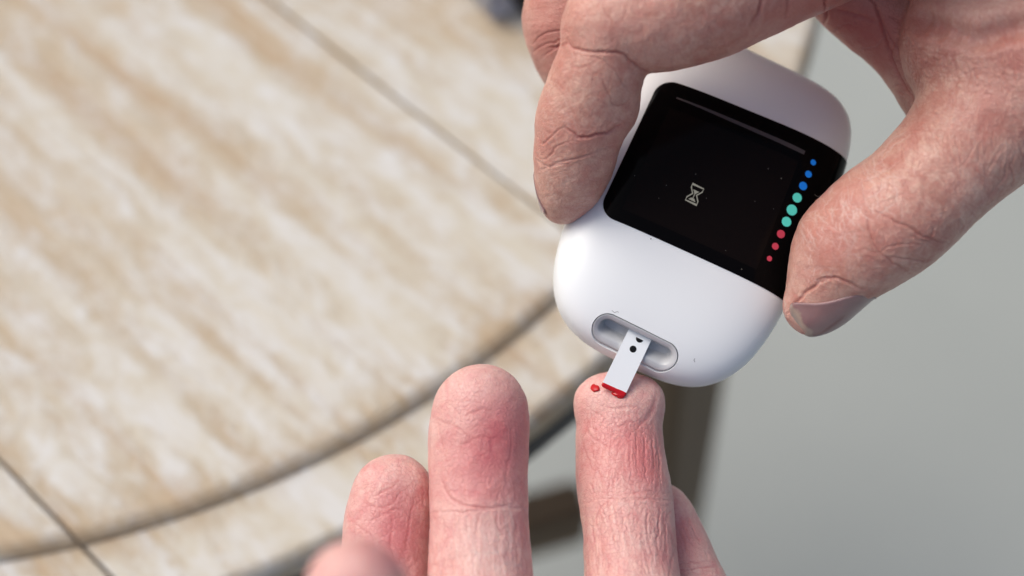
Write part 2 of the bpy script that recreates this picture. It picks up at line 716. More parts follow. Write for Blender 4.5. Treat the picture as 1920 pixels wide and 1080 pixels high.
# the strip port: a stadium sunk into the lower face
pc = m_pix(1191, 642)
pl, pr = m_pix(1140, 617), m_pix(1243, 668)
ptp, pbt = m_pix(1203, 616), m_pix(1180, 668)
p_half = float(np.hypot(*(pr - pl))) / 2
p_ry = float(np.hypot(*(ptp - pbt))) / 2
p_rx = 0.30
pax = (pr - pl) / np.hypot(*(pr - pl))
pay = np.array([-pax[1], pax[0]])


def stadium(grow, n=72):
    """closed outline in port coordinates (x along the slot), grown outwards"""
    out = []
    for i in range(n):
        a = 2 * math.pi * i / n
        cx, sx = math.cos(a), math.sin(a)
        off = p_half if cx > 1e-9 else (-p_half if cx < -1e-9 else 0)
        out.append((off + (p_rx + grow) * cx, (p_ry + grow) * sx))
    return np.array(out)


def port_xy(q):
    q = np.asarray(q)
    w = pc + q[..., 0:1] * pax + q[..., 1:2] * pay
    return w[..., 0], w[..., 1]


cut_o = stadium(0.018)
n = len(cut_o)
cx, cy = port_xy(cut_o)
cv = np.concatenate([m_place(cx, cy, 0.4), m_place(cx, cy, -0.55)])
cf = [tuple(range(n)), tuple(range(2 * n - 1, n - 1, -1))] + [(i, i + n, (i + 1) % n + n, (i + 1) % n) for i in range(n)]
cutter = m_obj('cutter', cv, cf, M_PORT)
md = body.modifiers.new('slot', 'BOOLEAN')
md.operation = 'DIFFERENCE'
md.object = cutter
md.solver = 'EXACT'
dg = bpy.context.evaluated_depsgraph_get()
dg.update()
new = bpy.data.meshes.new_from_object(body.evaluated_get(dg))
body.modifiers.clear()
body.data = new
body.data.name = 'body'
bpy.data.objects.remove(cutter)
for p in body.data.polygons:
    p.use_smooth = True
try:
    body.data.set_sharp_from_angle(angle=rad(40))
except Exception:
    pass


def smooth(e0, e1, x):
    t = np.clip((x - e0) / (e1 - e0), 0, 1)
    return t * t * (3 - 2 * t)


def port_depth(q, g):
    """depth below the face at port coordinates q, g = inset from the rim"""
    x, y = q[..., 0], q[..., 1]
    d = 0.015 + 0.05 * smooth(0.0, 0.10, g)
    floor = 0.34 * smooth(0.085, 0.17, g)
    # raised tongue under the strip with sloping sides
    t = 1 - smooth(0.27, 0.34 + 0.22 * np.clip((p_ry - y) / (2 * p_ry) - 0.3, 0, 1), np.abs(x))
    lip = smooth(-p_ry, p_ry * 0.2, y)
    return d + floor * (1 - t * (0.45 - 0.35 * lip))


rows = [0.0, 0.02, 0.05, 0.075, 0.09, 0.105, 0.12, 0.135, 0.15, 0.165, 0.18, 0.2, 0.22, 0.24, 0.26]
NS = 240
PV, PF = [], []
outer_ring = stadium(0.0, NS)
px, py = port_xy(outer_ring)
PV.append(m_place(px, py, -0.5))
for g in rows:
    q = stadium(-g, NS) if g < p_ry else None
    if q is None:
        q = stadium(-(p_ry - 0.004), NS)
    # keep outlines inside themselves
    px, py = port_xy(q)
    PV.append(m_place(px, py, -port_depth(q, np.full(NS, g))))
nr = len(PV)
PV = np.concatenate(PV)
for k in range(nr - 1):
    for i in range(NS):
        j = (i + 1) % NS
        PF.append((k * NS + i, k * NS + j, (k + 1) * NS + j, (k + 1) * NS + i))
# floor: bridge the innermost ring across the slot
k = (nr - 1) * NS
hn = NS // 2
for i in range(hn - 1):
    PF.append((k + i, k + i + 1, k + NS - 2 - i if NS - 2 - i > i + 1 else k + i + 1, k + NS - 1 - i))
PF = [f for f in PF if len(set(f)) == len(f)]
port = m_obj('strip_port', PV, PF, M_PORT)

# screen: black glass that runs off the right side
sBL, sBR, sTL, sTR = m_pix(1122, 392), m_pix(1452, 552), m_pix(1238, 153), m_pix(1583, 291)
# straight edges of the glass in the meter frame
left_x = (sBL[0] + sTL[0]) / 2
bot = np.polyfit([m_pix(1160, 416)[0], m_pix(1440, 545)[0]], [m_pix(1160, 416)[1], m_pix(1440, 545)[1]], 1)
topl = np.polyfit([m_pix(1275, 158)[0], m_pix(1560, 279)[0]], [m_pix(1275, 158)[1], m_pix(1560, 279)[1]], 1)


def x_right(y):
    lo, hi = 0.5, MA * 1.05
    for _ in range(40):
        m = (lo + hi) / 2
        if float(m_rho(m, y)) < 0.99995:
            lo = m
        else:
            hi = m
    return lo


def glass_patch(name, mat, off, rad_c, inset_l=0.0, inset_b=0.0, inset_t=0.0, right=None, nu=70, nv=60, skirt=0.05, left_at=None):
    V, Fc = [], []
    for iv in range(nv + 1):
        f = iv / nv
        f = 0.5 - 0.5 * math.cos(math.pi * f)
        row = []
        for iu in range(nu + 1):
            g = iu / nu
            g = math.sin(g * math.pi / 2) if right is None else g
            # left limit with rounded corners
            x0 = (left_x if left_at is None else left_at) + inset_l
            # y span at this column is linear, rows follow f
            xr_guess = right if right is not None else None
            yb = lambda x: bot[0] * x + bot[1] + inset_b
            yt = lambda x: topl[0] * x + topl[1] - inset_t
            # corner inset from the vertical distance to the edges
            H = yt(x0) - yb(x0)
            d = min(f, 1 - f) * H
            ci = rad_c - math.sqrt(max(rad_c ** 2 - (rad_c - d) ** 2, 0)) if d < rad_c else 0.0
            xs = x0 + ci
            ymid = yb(xs) + f * (yt(xs) - yb(xs))
            xe = right if right is not None else x_right_cache(yb(2.2) + f * (yt(2.2) - yb(2.2)))
            x = xs + (xe - xs) * g
            y = yb(x) + f * (yt(x) - yb(x))
            row.append((x, y))
        V.append(row)
    V = np.array(V)
    # keep inside the outline
    X, Y = V[..., 0], V[..., 1]
    r = m_rho(X, Y)
    k = np.where(r > 0.9996, 0.9996 / r, 1.0)
    X, Y = X * k, Y * k
    top = m_place(X, Y, np.full(X.shape, off))
    low = m_place(X, Y, np.full(X.shape, off - skirt))
    nvv, nuu = X.shape
    idx = np.arange(nvv * nuu).reshape(nvv, nuu)
    Fs = []
    for i in range(nvv - 1):
        for j in range(nuu - 1):
            Fs.append((idx[i, j], idx[i, j + 1], idx[i + 1, j + 1], idx[i + 1, j]))
    # rim: one slightly dropped ring for a caught highlight, then the skirt
    border = list(idx[0, :]) + list(idx[1:, -1]) + list(idx[-1, -2::-1]) + list(idx[-2:0:-1, 0])
    P = top.reshape(-1, 3)
    L = low.reshape(-1, 3)
    nb = len(border)
    base = len(P)
    allv = np.concatenate([P, L[border]])
    for i in range(nb):
        j = (i + 1) % nb
        Fs.append((border[i], border[j], base + j, base + i))
    return m_obj(name, allv, Fs, mat)


_xrc = {}


def x_right_cache(y):
    k = round(y, 4)
    if k not in _xrc:
        _xrc[k] = x_right(y)
    return _xrc[k]


screen = glass_patch('screen', M_GLASS, 0.016, 0.36, skirt=0.07)
bmod = screen.modifiers.new('edge', 'BEVEL')
bmod.width = 0.00022
bmod.segments = 2
bmod.limit_method = 'ANGLE'
bmod.angle_limit = rad(50)



def disc_on_face(name, u, v, rpx, mat, off, parent, n=28, squash=1.0):
    c = m_pix(u, v)
    r = rpx * 0.0102
    V = [m_place(c[0], c[1], off)]
    for i in range(n):
        a = 2 * math.pi * i / n
        V.append(m_place(c[0] + r * math.cos(a), c[1] + r * squash * math.sin(a), off))
    Fc = [(0, 1 + i, 1 + (i + 1) % n) for i in range(n)]
    # rim down to the glass
    for i in range(n):
        a = 2 * math.pi * i / n
        V.append(m_place(c[0] + r * math.cos(a), c[1] + r * squash * math.sin(a), off - 0.004))
    Fc += [(1 + i, 1 + n + i, 1 + n + (i + 1) % n, 1 + (i + 1) % n) for i in range(n)]
    return m_obj(name, np.array(V), Fc, mat, smooth=False, parent=parent)


dots = [(1524, 305, 6.0, M_BLUE), (1515, 327, 7.2, M_BLUE), (1505, 349, 8.6, M_BLUE), (1494, 371, 9.8, M_TEAL),
        (1484, 394, 11.0, M_TEAL), (1474, 416, 10.0, M_TEAL), (1463.5, 439, 8.4, M_RED), (1453, 462, 7.0, M_RED), (1442, 485, 5.4, M_RED)]
for u, v, r, m in dots:
    d = disc_on_face('indicator_dot', u, v, r, m, 0.0215, screen)
    d['label'] = {'blue_light': 'blue dot', 'teal_light': 'turquoise dot', 'red_light': 'red dot'}[m.name]


def ribbon_on_face(name, pix, wpx, mat, off, parent, closed=False, local=False, stuff=False):
    pts = [np.array(p) if local else m_pix(*p) for p in pix]
    V, Fc = [], []
    n = len(pts)
    for i, p in enumerate(pts):
        a = pts[(i - 1) % n] if (closed or i > 0) else p
        b = pts[(i + 1) % n] if (closed or i < n - 1) else p
        t = b - a
        t = t / np.hypot(*t)
        d = np.array([-t[1], t[0]])
        if closed or 0 < i < n - 1:
            t1 = p - a; t1 /= np.hypot(*t1)
            c = abs(t1 @ t)
            d = d / max(c, 0.45)
        w = wpx[i] if isinstance(wpx, (list, tuple)) else wpx
        w = w * 0.0110 / 2
        V.append(m_place(*(p + d * w), off)); V.append(m_place(*(p - d * w), off))
    m = n if closed else n - 1
    for i in range(m):
        j = (i + 1) % n
        Fc.append((2 * i, 2 * i + 1, 2 * j + 1, 2 * j))
    return m_obj(name, np.array(V), Fc, mat, parent=parent)


# the unlit display, a touch browner than the glass around it
dv, df = [], []
d_tl, d_tr, d_br, d_bl = (m_pix(*p) for p in ((1256, 203), (1497, 303), (1418, 506), (1166, 392)))
for i in range(15):
    for j in range(15):
        a, b = i / 14, j / 14
        q = (d_bl * (1 - b) + d_br * b) * (1 - a) + (d_tl * (1 - b) + d_tr * b) * a
        dv.append(m_place(q[0], q[1], 0.018))
for i in range(14):
    for j in range(14):
        k = i * 15 + j
        df.append((k, k + 1, k + 16, k + 15))
m_obj('display', np.array(dv), df, M_DISPLAY, parent=screen)

# the lit hourglass, drawn in the meter's own frame
hc = m_pix(1302, 365)
k_ = 0.0110


def hg(pts):
    return [(hc[0] + x * k_, hc[1] + y * k_) for x, y in pts]


icon_v, icon_f = [], []


def icon_ribbon(pts, w, closed):
    pp = [np.array(p, float) for p in hg(pts)]
    n = len(pp)
    b0 = len(icon_v)
    for i, p in enumerate(pp):
        a = pp[(i - 1) % n] if (closed or i > 0) else p
        b = pp[(i + 1) % n] if (closed or i < n - 1) else p
        t = (b - a) / np.hypot(*(b - a))
        d = np.array([-t[1], t[0]]) * w * k_ / 2
        if closed or 0 < i < n - 1:
            t1 = (p - a) / np.hypot(*(p - a))
            d = d / max(abs(t1 @ t), 0.5)
        icon_v.append(m_place(*(p + d), 0.0205)); icon_v.append(m_place(*(p - d), 0.0205))
    for i in range(n if closed else n - 1):
        j = (i + 1) % n
        icon_f.append((b0 + 2 * i, b0 + 2 * i + 1, b0 + 2 * j + 1, b0 + 2 * j))


def icon_poly(pts):
    b0 = len(icon_v)
    for p in hg(pts):
        icon_v.append(m_place(p[0], p[1], 0.0205))
    icon_f.append(tuple(range(b0, len(icon_v))))


icon_ribbon([(-11.5, 17), (11.5, 17), (11, 10), (4, 0), (11, -10), (11.5, -17), (-11.5, -17), (-11, -10), (-4, 0), (-11, 10)], 2.2, True)
icon_poly([(-6, 8), (6, 8), (1, 1.0), (-1, 1.0)])
icon_poly([(-0.8, 1.5), (0.8, 1.5), (0.8, -8), (-0.8, -8)])
icon_poly([(-7.5, -13), (7.5, -13), (3, -8), (-3, -8)])
m_obj('hourglass_icon', np.array(icon_v), icon_f, M_ICON, smooth=False, parent=screen)

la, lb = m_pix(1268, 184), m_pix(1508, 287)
ribbon_on_face('screen_reflection', [tuple(la + (lb - la) * t) for t in np.linspace(0, 1, 12)], [3, 4, 5, 6, 6.5, 7, 7.5, 8, 8, 8.5, 9, 8], M_REFLECTION, 0.0195, screen, local=True)  # reflection across the glass, painted as a tapering grey strip

sp_v, sp_f = [], []
for u, v, r in [(1304, 327, 1.4), (1249, 348, 1.3), (1235, 372, 1.0), (1324, 372, 1.0), (1440, 317, 1.4), (1464, 335, 1.8), (1415, 378, 1.0), (1220, 448, 1.2), (1390, 505, 1.5), (1450, 392, .9), (1190, 330, 1.0), (1360, 470, .8)]:
    c = m_pix(u, v); b0 = len(sp_v)
    for i in range(6):
        a = i * math.pi / 3
        sp_v.append(m_place(c[0] + r * k_ * math.cos(a) * random.uniform(.6, 1.2), c[1] + r * k_ * math.sin(a), 0.0205))
    sp_f.append(tuple(range(b0, b0 + 6)))
dust = m_obj('dust', np.array(sp_v), sp_f, M_DUST, parent=screen)
dust['kind'] = 'stuff'
ribbon_on_face('fibre', [(1526, 365), (1532, 369), (1540, 367), (1548, 370), (1556, 366)], 1.3, M_DUST, 0.0215, screen)
ribbon_on_face('fibre', [(1147, 582), (1152, 586), (1158, 584), (1160, 586)], 1.1, M_FIBRE, 0.004, body)
ribbon_on_face('fibre', [(1303, 672), (1301, 675), (1303, 679)], 1.3, M_FIBRE, 0.004, body)

# ------------------------------------------------------------------ test strip
# lies on the tongue of the port and comes out over the lower lip
q_in = m_hand(m_place(*port_xy(np.array([0.0, p_ry * 0.55])), -0.12))
q_lip = m_hand(m_place(*port_xy(np.array([0.0, -p_ry - 0.02])), 0.05))


def strip_z(v):
    """depth of the strip's middle line at a photo row"""
    v0, z0 = 632.0, q_in[2]
    v1, z1 = 668.0, q_lip[2]
    return z0 + (z1 - z0) * (v - v0) / (v1 - v0)


STRIP_ZE = strip_z(668) + 0.17
STRIP_ZS = q_in[2] - 0.13


def strip_pt(f, s, lift=0.0):
    """f = 0 in the port .. 1 at the tip; s = -1 left .. 1 right"""
    uL, vL = 1181 + (1130 - 1181) * f, 613 + (717 - 613) * f
    uR, vR = 1223 + (1174 - 1223) * f, 634 + (737 - 634) * f
    u = uL + (uR - uL) * (s + 1) / 2
    v = vL + (vR - vL) * (s + 1) / 2
    vm = (613 + 634) / 2 + ((717 + 737) / 2 - (613 + 634) / 2) * f
    z = STRIP_ZS + (STRIP_ZE - STRIP_ZS) * max(0, f) ** 0.7
    return pt(u, v, z + lift)


sv, sf = [], []
NFF = 14
for k in range(NFF + 1):
    f = k / NFF
    for s, li in ((-1, 0.03), (1, 0.03), (1, -0.03), (-1, -0.03)):
        sv.append(strip_pt(f, s, li))
for k in range(NFF):
    for i in range(4):
        j = (i + 1) % 4
        sf.append((4 * k + i, 4 * k + j, 4 * k + 4 + j, 4 * k + 4 + i))
sf += [(0, 1, 2, 3), (4 * NFF + 3, 4 * NFF + 2, 4 * NFF + 1, 4 * NFF)]
s_org = to_world(strip_pt(0.5, 0))
strip = thing('test_strip', 'white paper test strip with a bloody end poking out of the meter', 'test strip', tuple(s_org))


def hand_frame_obj(name, V, Fc, mat, parent, smooth=False):
    W = to_world(np.asarray(V)) - np.array(parent.location)
    o = mesh_obj(name, W, Fc, mat, parent, smooth)
    fix_normals(o)
    return o


so = hand_frame_obj('strip_body', sv, sf, M_STRIP, strip)
# red blood soaked into the end: a bulging bar past the tip
bv, bf = [], []
NB = 18
for k in range(NB + 1):
    s = -1 + 2 * k / NB
    w = 0.060 + (0.045 if s > 0.25 else 0.0) * min(1, (s - .25) / .3 if s > .25 else 0)
    w *= (1 - 0.35 * abs(s) ** 8)
    c = strip_pt(1.0, s * 1.0, 0.0)
    for i in range(10):
        a = 2 * math.pi * i / 10
        dirp = strip_pt(1.05, s) - strip_pt(1.0, s)
        dirp = dirp / np.linalg.norm(dirp)
        bv.append(c + dirp * (w * 0.55 + math.cos(a) * w) + np.array([0, 0, 1.0]) * math.sin(a) * 0.043)
for k in range(NB):
    for i in range(10):
        j = (i + 1) % 10
        bf.append((10 * k + i, 10 * k + j, 10 * k + 10 + j, 10 * k + 10 + i))
bf += [tuple(range(10)), tuple(range(10 * NB + 9, 10 * NB - 1, -1))]
hand_frame_obj('blood_edge', bv, bf, M_BLOOD, strip, True)
for u_f, s_f, r in ((0.30, 0.0, 6.6), (0.10, 0.12, 7.5)):
    c = strip_pt(u_f, s_f, 0.033)
    exx = strip_pt(u_f, s_f + .1, 0.033) - c
    exx /= np.linalg.norm(exx)
    eyy = strip_pt(u_f + .02, s_f, 0.033) - c
    eyy -= exx * (eyy @ exx)
    eyy /= np.linalg.norm(eyy)
    ring = [c + (exx * math.cos(a) + eyy * max(math.sin(a), 0.0 if r > 7 else -1)) * r * 0.0107 for a in np.linspace(0, 2 * math.pi, 24, endpoint=False)]
    dotm = [c] + ring
    hand_frame_obj('ink_dot', dotm, [(0, 1 + i, 1 + (i + 1) % 24) for i in range(24)], M_INK, strip)

# ------------------------------------------------------------------ hands: smooth solids grown round finger bones


class Solid:
    def __init__(self, lo, hi, h):
        self.h = h
        self.lo = np.array(lo, float)
        self.n = np.ceil((np.array(hi) - self.lo) / h).astype(int) + 1
        self.F = np.full(self.n, 9.0, np.float32)

    def axes(self, a, b):
        i0 = np.clip(np.floor((a - self.lo) / self.h).astype(int), 0, self.n)
        i1 = np.clip(np.ceil((b - self.lo) / self.h).astype(int) + 1, 0, self.n)
        g = [self.lo[k] + np.arange(i0[k], i1[k]) * self.h for k in range(3)]
        return tuple(slice(i0[k], i1[k]) for k in range(3)), np.meshgrid(*[x.astype(np.float32) for x in g], indexing='ij', sparse=True)

    def limb(self, pts, k=0.12, kj=0.05, fz=1.0, sub=3):
        """pts: (u, v, z, r_px); a tapering limb through them; k blends within, kj joins to what is there"""
        C = []
        for u, v, z, r in pts:
            p = pt(u, v, z)
            C.append((*p, r * (DIST - z) / FPX))
        C = np.array(C)
        # Catmull-Rom
        P = np.vstack([2 * C[0] - C[1], C, 2 * C[-1] - C[-2]]) if len(C) > 1 else C
        S = []
        if len(C) > 1:
            for i in range(1, len(P) - 2):
                for t in np.arange(sub) / sub:
                    a, b, c, d = P[i - 1], P[i], P[i + 1], P[i + 2]
                    S.append(0.5 * (2 * b + (c - a) * t + (2 * a - 5 * b + 4 * c - d) * t * t + (3 * b - 3 * c + d - a) * t ** 3))
            S.append(C[-1])
        else:
            S = [C[0], C[0] + np.array([1e-3, 0, 0, 0])]
        S = np.array(S)
        pad = 0.35
        rm = S[:, 3].max()
        sl, _ = self.axes(S[:, :3].min(0) - rm - pad, S[:, :3].max(0) + rm + pad)
        L = np.full([s.stop - s.start for s in sl], 9.0, np.float32)
        off = np.array([s.start for s in sl])
        for a, b in zip(S[:-1], S[1:]):
            r = max(a[3], b[3]) + pad
            lo = np.minimum(a[:3], b[:3]) - r
            hi = np.maximum(a[:3], b[:3]) + r
            s2, (X, Y, Z) = self.axes(lo, hi)
            d = b[:3] - a[:3]
            dd = float(d @ d) + 1e-9
            T = np.clip(((X - a[0]) * d[0] + (Y - a[1]) * d[1] + (Z - a[2]) * d[2]) / dd, 0, 1)
            D = np.sqrt((X - a[0] - T * d[0]) ** 2 + (Y - a[1] - T * d[1]) ** 2 + ((Z - a[2] - T * d[2]) / fz) ** 2) - (a[3] + T * (b[3] - a[3]))
            ls = tuple(slice(s.start - o, s.stop - o) for s, o in zip(s2, off))
            L[ls] = smin(L[ls], D.astype(np.float32), k)
        self.F[sl] = smin(self.F[sl], L, kj)

    def carve(self, u, v, z, r, k=0.1):
        p = pt(u, v, z)
        rc = r * (DIST - z) / FPX
        sl, (X, Y, Z) = self.axes(p - rc - .3, p + rc + .3)
        D = rc - np.sqrt((X - p[0]) ** 2 + (Y - p[1]) ** 2 + (Z - p[2]) ** 2)
        self.F[sl] = -smin(-self.F[sl], -D.astype(np.float32), k)

    def sample(self, P):
        q = (np.asarray(P) - self.lo) / self.h
        q = np.clip(q, 0, self.n - 1.001)
        i = q.astype(int)
        f = (q - i)
        out = 0
        for dx in (0, 1):
            for dy in (0, 1):
                for dz in (0, 1):
                    w = (f[..., 0] if dx else 1 - f[..., 0]) * (f[..., 1] if dy else 1 - f[..., 1]) * (f[..., 2] if dz else 1 - f[..., 2])
                    out = out + w * self.F[i[..., 0] + dx, i[..., 1] + dy, i[..., 2] + dz]
        return out

    def cast(self, O, d, tmax=3.0, steps=300):
        """first surface point along d from each origin"""
        O = np.asarray(O, float)
        t = np.zeros(len(O))
        hit = np.full(len(O), np.nan)
        prev = self.sample(O)
        dt = tmax / steps
        for k in range(1, steps + 1):
            cur = self.sample(O + d * (k * dt))
            m = np.isnan(hit) & (prev > 0) & (cur <= 0)
            hit[m] = (k - 1) * dt + dt * prev[m] / (prev[m] - cur[m])
            prev = cur
        return hit

    def mesh(self):
        F = self.F.copy()
        F[0] = F[-1] = 1; F[:, 0] = F[:, -1] = 1; F[:, :, 0] = F[:, :, -1] = 1
        nx, ny, nz = F.shape
        S = F < 0
        c = np.zeros((nx - 1, ny - 1, nz - 1), np.int8)
        for dx in (0, 1):
            for dy in (0, 1):
                for dz in (0, 1):
                    c += S[dx:nx - 1 + dx, dy:ny - 1 + dy, dz:nz - 1 + dz]
        act = (c > 0) & (c < 8)
        I, J, K = np.nonzero(act)
        vid = np.full(act.shape, -1, np.int32)
        vid[I, J, K] = np.arange(len(I))
        cor = [(0, 0, 0), (1, 0, 0), (0, 1, 0), (1, 1, 0), (0, 0, 1), (1, 0, 1), (0, 1, 1), (1, 1, 1)]
        f = np.stack([F[I + a, J + b, K + d] for a, b, d in cor], 1)
        acc = np.zeros((len(I), 3)); cnt = np.zeros(len(I))
        for a in range(8):
            for b in range(a + 1, 8):
                if sum(x != y for x, y in zip(cor[a], cor[b])) != 1:
                    continue
                m = (f[:, a] < 0) != (f[:, b] < 0)
                t = np.where(m, f[:, a] / np.where(m, f[:, a] - f[:, b], 1), 0)
                p = np.array(cor[a]) + t[:, None] * (np.array(cor[b]) - np.array(cor[a]))
                acc += p * m[:, None]; cnt += m
        V = self.lo + (np.stack([I, J, K], 1) + acc / cnt[:, None]) * self.h
        Q = []
        for ax in range(3):
            A = np.moveaxis(S, ax, 0)
            ch = A[1:] != A[:-1]
            ii, jj, kk = np.nonzero(ch)
            ok = (jj > 0) & (kk > 0) & (jj < A.shape[1] - 1) & (kk < A.shape[2] - 1)
            ii, jj, kk = ii[ok], jj[ok], kk[ok]
            ins = A[ii, jj, kk]
            W = np.moveaxis(vid, ax, 0)
            q = np.stack([W[ii, jj - 1, kk - 1], W[ii, jj, kk - 1], W[ii, jj, kk], W[ii, jj - 1, kk]], 1)
            flip = ~ins if ax != 1 else ins
            q[flip] = q[flip][:, ::-1]
            Q.append(q)
        Q = np.concatenate(Q)
        # relax the stair steps
        for it in range(3):
            s = np.zeros_like(V); n_ = np.zeros(len(V))
            for a, b in ((0, 1), (1, 2), (2, 3), (3, 0)):
                np.add.at(s, Q[:, a], V[Q[:, b]]); np.add.at(n_, Q[:, a], 1)
                np.add.at(s, Q[:, b], V[Q[:, a]]); np.add.at(n_, Q[:, b], 1)
            V = V * 0.5 + 0.5 * s / n_[:, None]
        return V, Q


def smin(a, b, k):
    h = np.maximum(k - np.abs(a - b), 0) / k
    return np.minimum(a, b) - h * h * (k * 0.25)


# skin relief: creases, ridges, flaking and blush, drawn on a sheet and sculpted into the skin's near side
U0, V0, UW, VH = 480, -260, 1760, 1760


class Relief:
    def __init__(self):
        self.g = np.zeros((VH, UW), np.float32)     # groove depth, mm
        self.lip = np.zeros((VH, UW), np.float32)
        self.line = np.zeros((VH, UW), np.float32)  # redness in the crease
        self.flake = np.zeros((VH, UW), np.float32)
        self.red = np.zeros((VH, UW), np.float32)
        self.lift = np.zeros((VH, UW), np.float32)

    def stamp(self, A, u, v, w, val):
        R = int(3 * w) + 1
        iu, iv = int(round(u)) - U0, int(round(v)) - V0
        if iu < R or iv < R or iu >= UW - R or iv >= VH - R:
            return
        yy, xx = np.mgrid[-R:R + 1, -R:R + 1]
        fu, fv = u - U0 - iu, v - V0 - iv
        g = val * np.exp(-((xx - fu) ** 2 + (yy - fv) ** 2) / (w * w))
        s = A[iv - R:iv + R + 1, iu - R:iu + R + 1]
        np.maximum(s, g, out=s)

    def crease(self, pts, w=3.0, d=0.3, line=0.6, flake=0.0, taper=True, jit=0.6):
        if d > 0.2 and w < 10:
            d, w = 0.2 + (d - 0.2) * 0.5, w * 0.75
        if w < 10:
            d *= 0.75
        P = np.array(pts, float)
        if len(P) > 2:
            Q = np.vstack([2 * P[0] - P[1], P, 2 * P[-1] - P[-2]])
            S = []
            for i in range(1, len(Q) - 2):
                for t in np.arange(6) / 6:
                    a, b, c, e = Q[i - 1], Q[i], Q[i + 1], Q[i + 2]
                    S.append(0.5 * (2 * b + (c - a) * t + (2 * a - 5 * b + 4 * c - e) * t * t + (3 * b - 3 * c + e - a) * t ** 3))
            S.append(P[-1]); P = np.array(S)
        seg = np.hypot(*np.diff(P, axis=0).T)
        cum = np.concatenate([[0], np.cumsum(seg)])
        L = cum[-1]
        n = max(4, int(L / max(1.0, w * 0.45)))
        s = np.linspace(0, L, n)
        X = np.interp(s, cum, P[:, 0]); Y = np.interp(s, cum, P[:, 1])
        wob = np.cumsum(rng.normal(0, jit, n)); wob -= np.linspace(wob[0], wob[-1], n)
        wob = np.clip(wob, -3, 3)
        tx = np.gradient(X); ty = np.gradient(Y); tl = np.hypot(tx, ty) + 1e-6
        X = X - ty / tl * wob; Y = Y + tx / tl * wob
        f = np.sin(np.pi * np.clip(np.linspace(0.06, 0.94, n), 0, 1)) ** 0.5 if taper else np.ones(n)
        f = f * (0.8 + 0.4 * rng.random(n))
        for x, y, k in zip(X, Y, f):
            ww = max(0.9, w * (0.55 + 0.45 * min(1, k)))
            self.stamp(self.g, x, y, ww, d * k)
            if d > 0.12:
                self.stamp(self.lip, x, y, ww * 2.6, d * k * 0.32)
            if line > 0:
                self.stamp(self.line, x, y, ww * 0.8, line * k)
            if flake > 0:
                self.stamp(self.flake, x, y, max(0.9, ww * 0.5), flake * k)

    def random_lines(self, n, uc, vc, su, sv, ang, asd, lmin, lmax, w, d, line=0.3, flake=0.0, bend=0.25):
        for _ in range(n):
            u, v = uc + su * rng.uniform(-1, 1), vc + sv * rng.uniform(-1, 1)
            a = rad(ang) + rng.normal(0, rad(asd))
            L = rng.uniform(lmin, lmax)
            k = rng.normal(0, bend)
            dx, dy = math.cos(a) * L / 2, math.sin(a) * L / 2
            ox, oy = -math.sin(a) * L * k * .3, math.cos(a) * L * k * .3
            self.crease([(u - dx, v - dy), (u + ox, v + oy), (u + dx, v + dy)], w * rng.uniform(.7, 1.3), d * rng.uniform(.5, 1.4), line * rng.uniform(.4, 1.2), flake * rng.uniform(.3, 1.2))

    def blob(self, A, u, v, ru, rv, val, ang=0.0):
        yy, xx = np.mgrid[0:VH, 0:UW].astype(np.float32)
        xx += U0 - u; yy += V0 - v
        c, s = math.cos(rad(ang)), math.sin(rad(ang))
        a, b = (xx * c + yy * s) / ru, (-xx * s + yy * c) / rv
        A += val * np.exp(-(a * a + b * b))

    def sample(self, A, u, v):
        x = np.clip(u - U0, 0, UW - 2.001); y = np.clip(v - V0, 0, VH - 2.001)
        i, j = x.astype(int), y.astype(int)
        fx, fy = x - i, y - j
        return (A[j, i] * (1 - fx) + A[j, i + 1] * fx) * (1 - fy) + (A[j + 1, i] * (1 - fx) + A[j + 1, i + 1] * fx) * fy


def value_noise(P, scale, seed):
    r = np.random.default_rng(seed)
    T = r.random((32, 32, 32)).astype(np.float32)
    q = P / scale
    i = np.floor(q).astype(int)
    f = q - i
    f = f * f * (3 - 2 * f)
    out = 0
    for dx in (0, 1):
        for dy in (0, 1):
            for dz in (0, 1):
                w = (f[:, 0] if dx else 1 - f[:, 0]) * (f[:, 1] if dy else 1 - f[:, 1]) * (f[:, 2] if dz else 1 - f[:, 2])
                out = out + w * T[(i[:, 0] + dx) % 32, (i[:, 1] + dy) % 32, (i[:, 2] + dz) % 32]
    return out


def split_quads(V, Q):
    """each quad into four, then one light smoothing"""
    nv, nq = len(V), len(Q)
    E = np.stack([Q, np.roll(Q, -1, 1)], 2).reshape(-1, 2)
    E.sort(axis=1)
    key = E[:, 0].astype(np.int64) * nv + E[:, 1]
    uk, inv = np.unique(key, return_inverse=True)
    em = nv + inv.reshape(nq, 4)
    ea, eb = uk // nv, uk % nv
    P = np.concatenate([V, (V[ea] + V[eb]) / 2, V[Q].mean(1)])
    fc = nv + len(uk) + np.arange(nq)
    q = np.concatenate([np.stack([Q[:, i], em[:, i], fc, em[:, i - 1]], 1) for i in range(4)])
    for _ in range(2):
        s = np.zeros_like(P); c = np.zeros(len(P))
        for a, b in ((0, 1), (1, 2), (2, 3), (3, 0)):
            for k in range(3):
                s[:, k] += np.bincount(q[:, a], P[q[:, b], k], len(P)) + np.bincount(q[:, b], P[q[:, a], k], len(P))
            c += np.bincount(q[:, a], minlength=len(P)) + np.bincount(q[:, b], minlength=len(P))
        P = 0.5 * P + 0.5 * s / c[:, None]
    return P, q


def quad_normals(P, Q):
    fn = np.cross(P[Q[:, 2]] - P[Q[:, 0]], P[Q[:, 3]] - P[Q[:, 1]])
    N = np.zeros_like(P)
    for i in range(4):
        for k in range(3):
            N[:, k] += np.bincount(Q[:, i], fn[:, k], len(P))
    return N / (np.linalg.norm(N, axis=1, keepdims=True) + 1e-12)


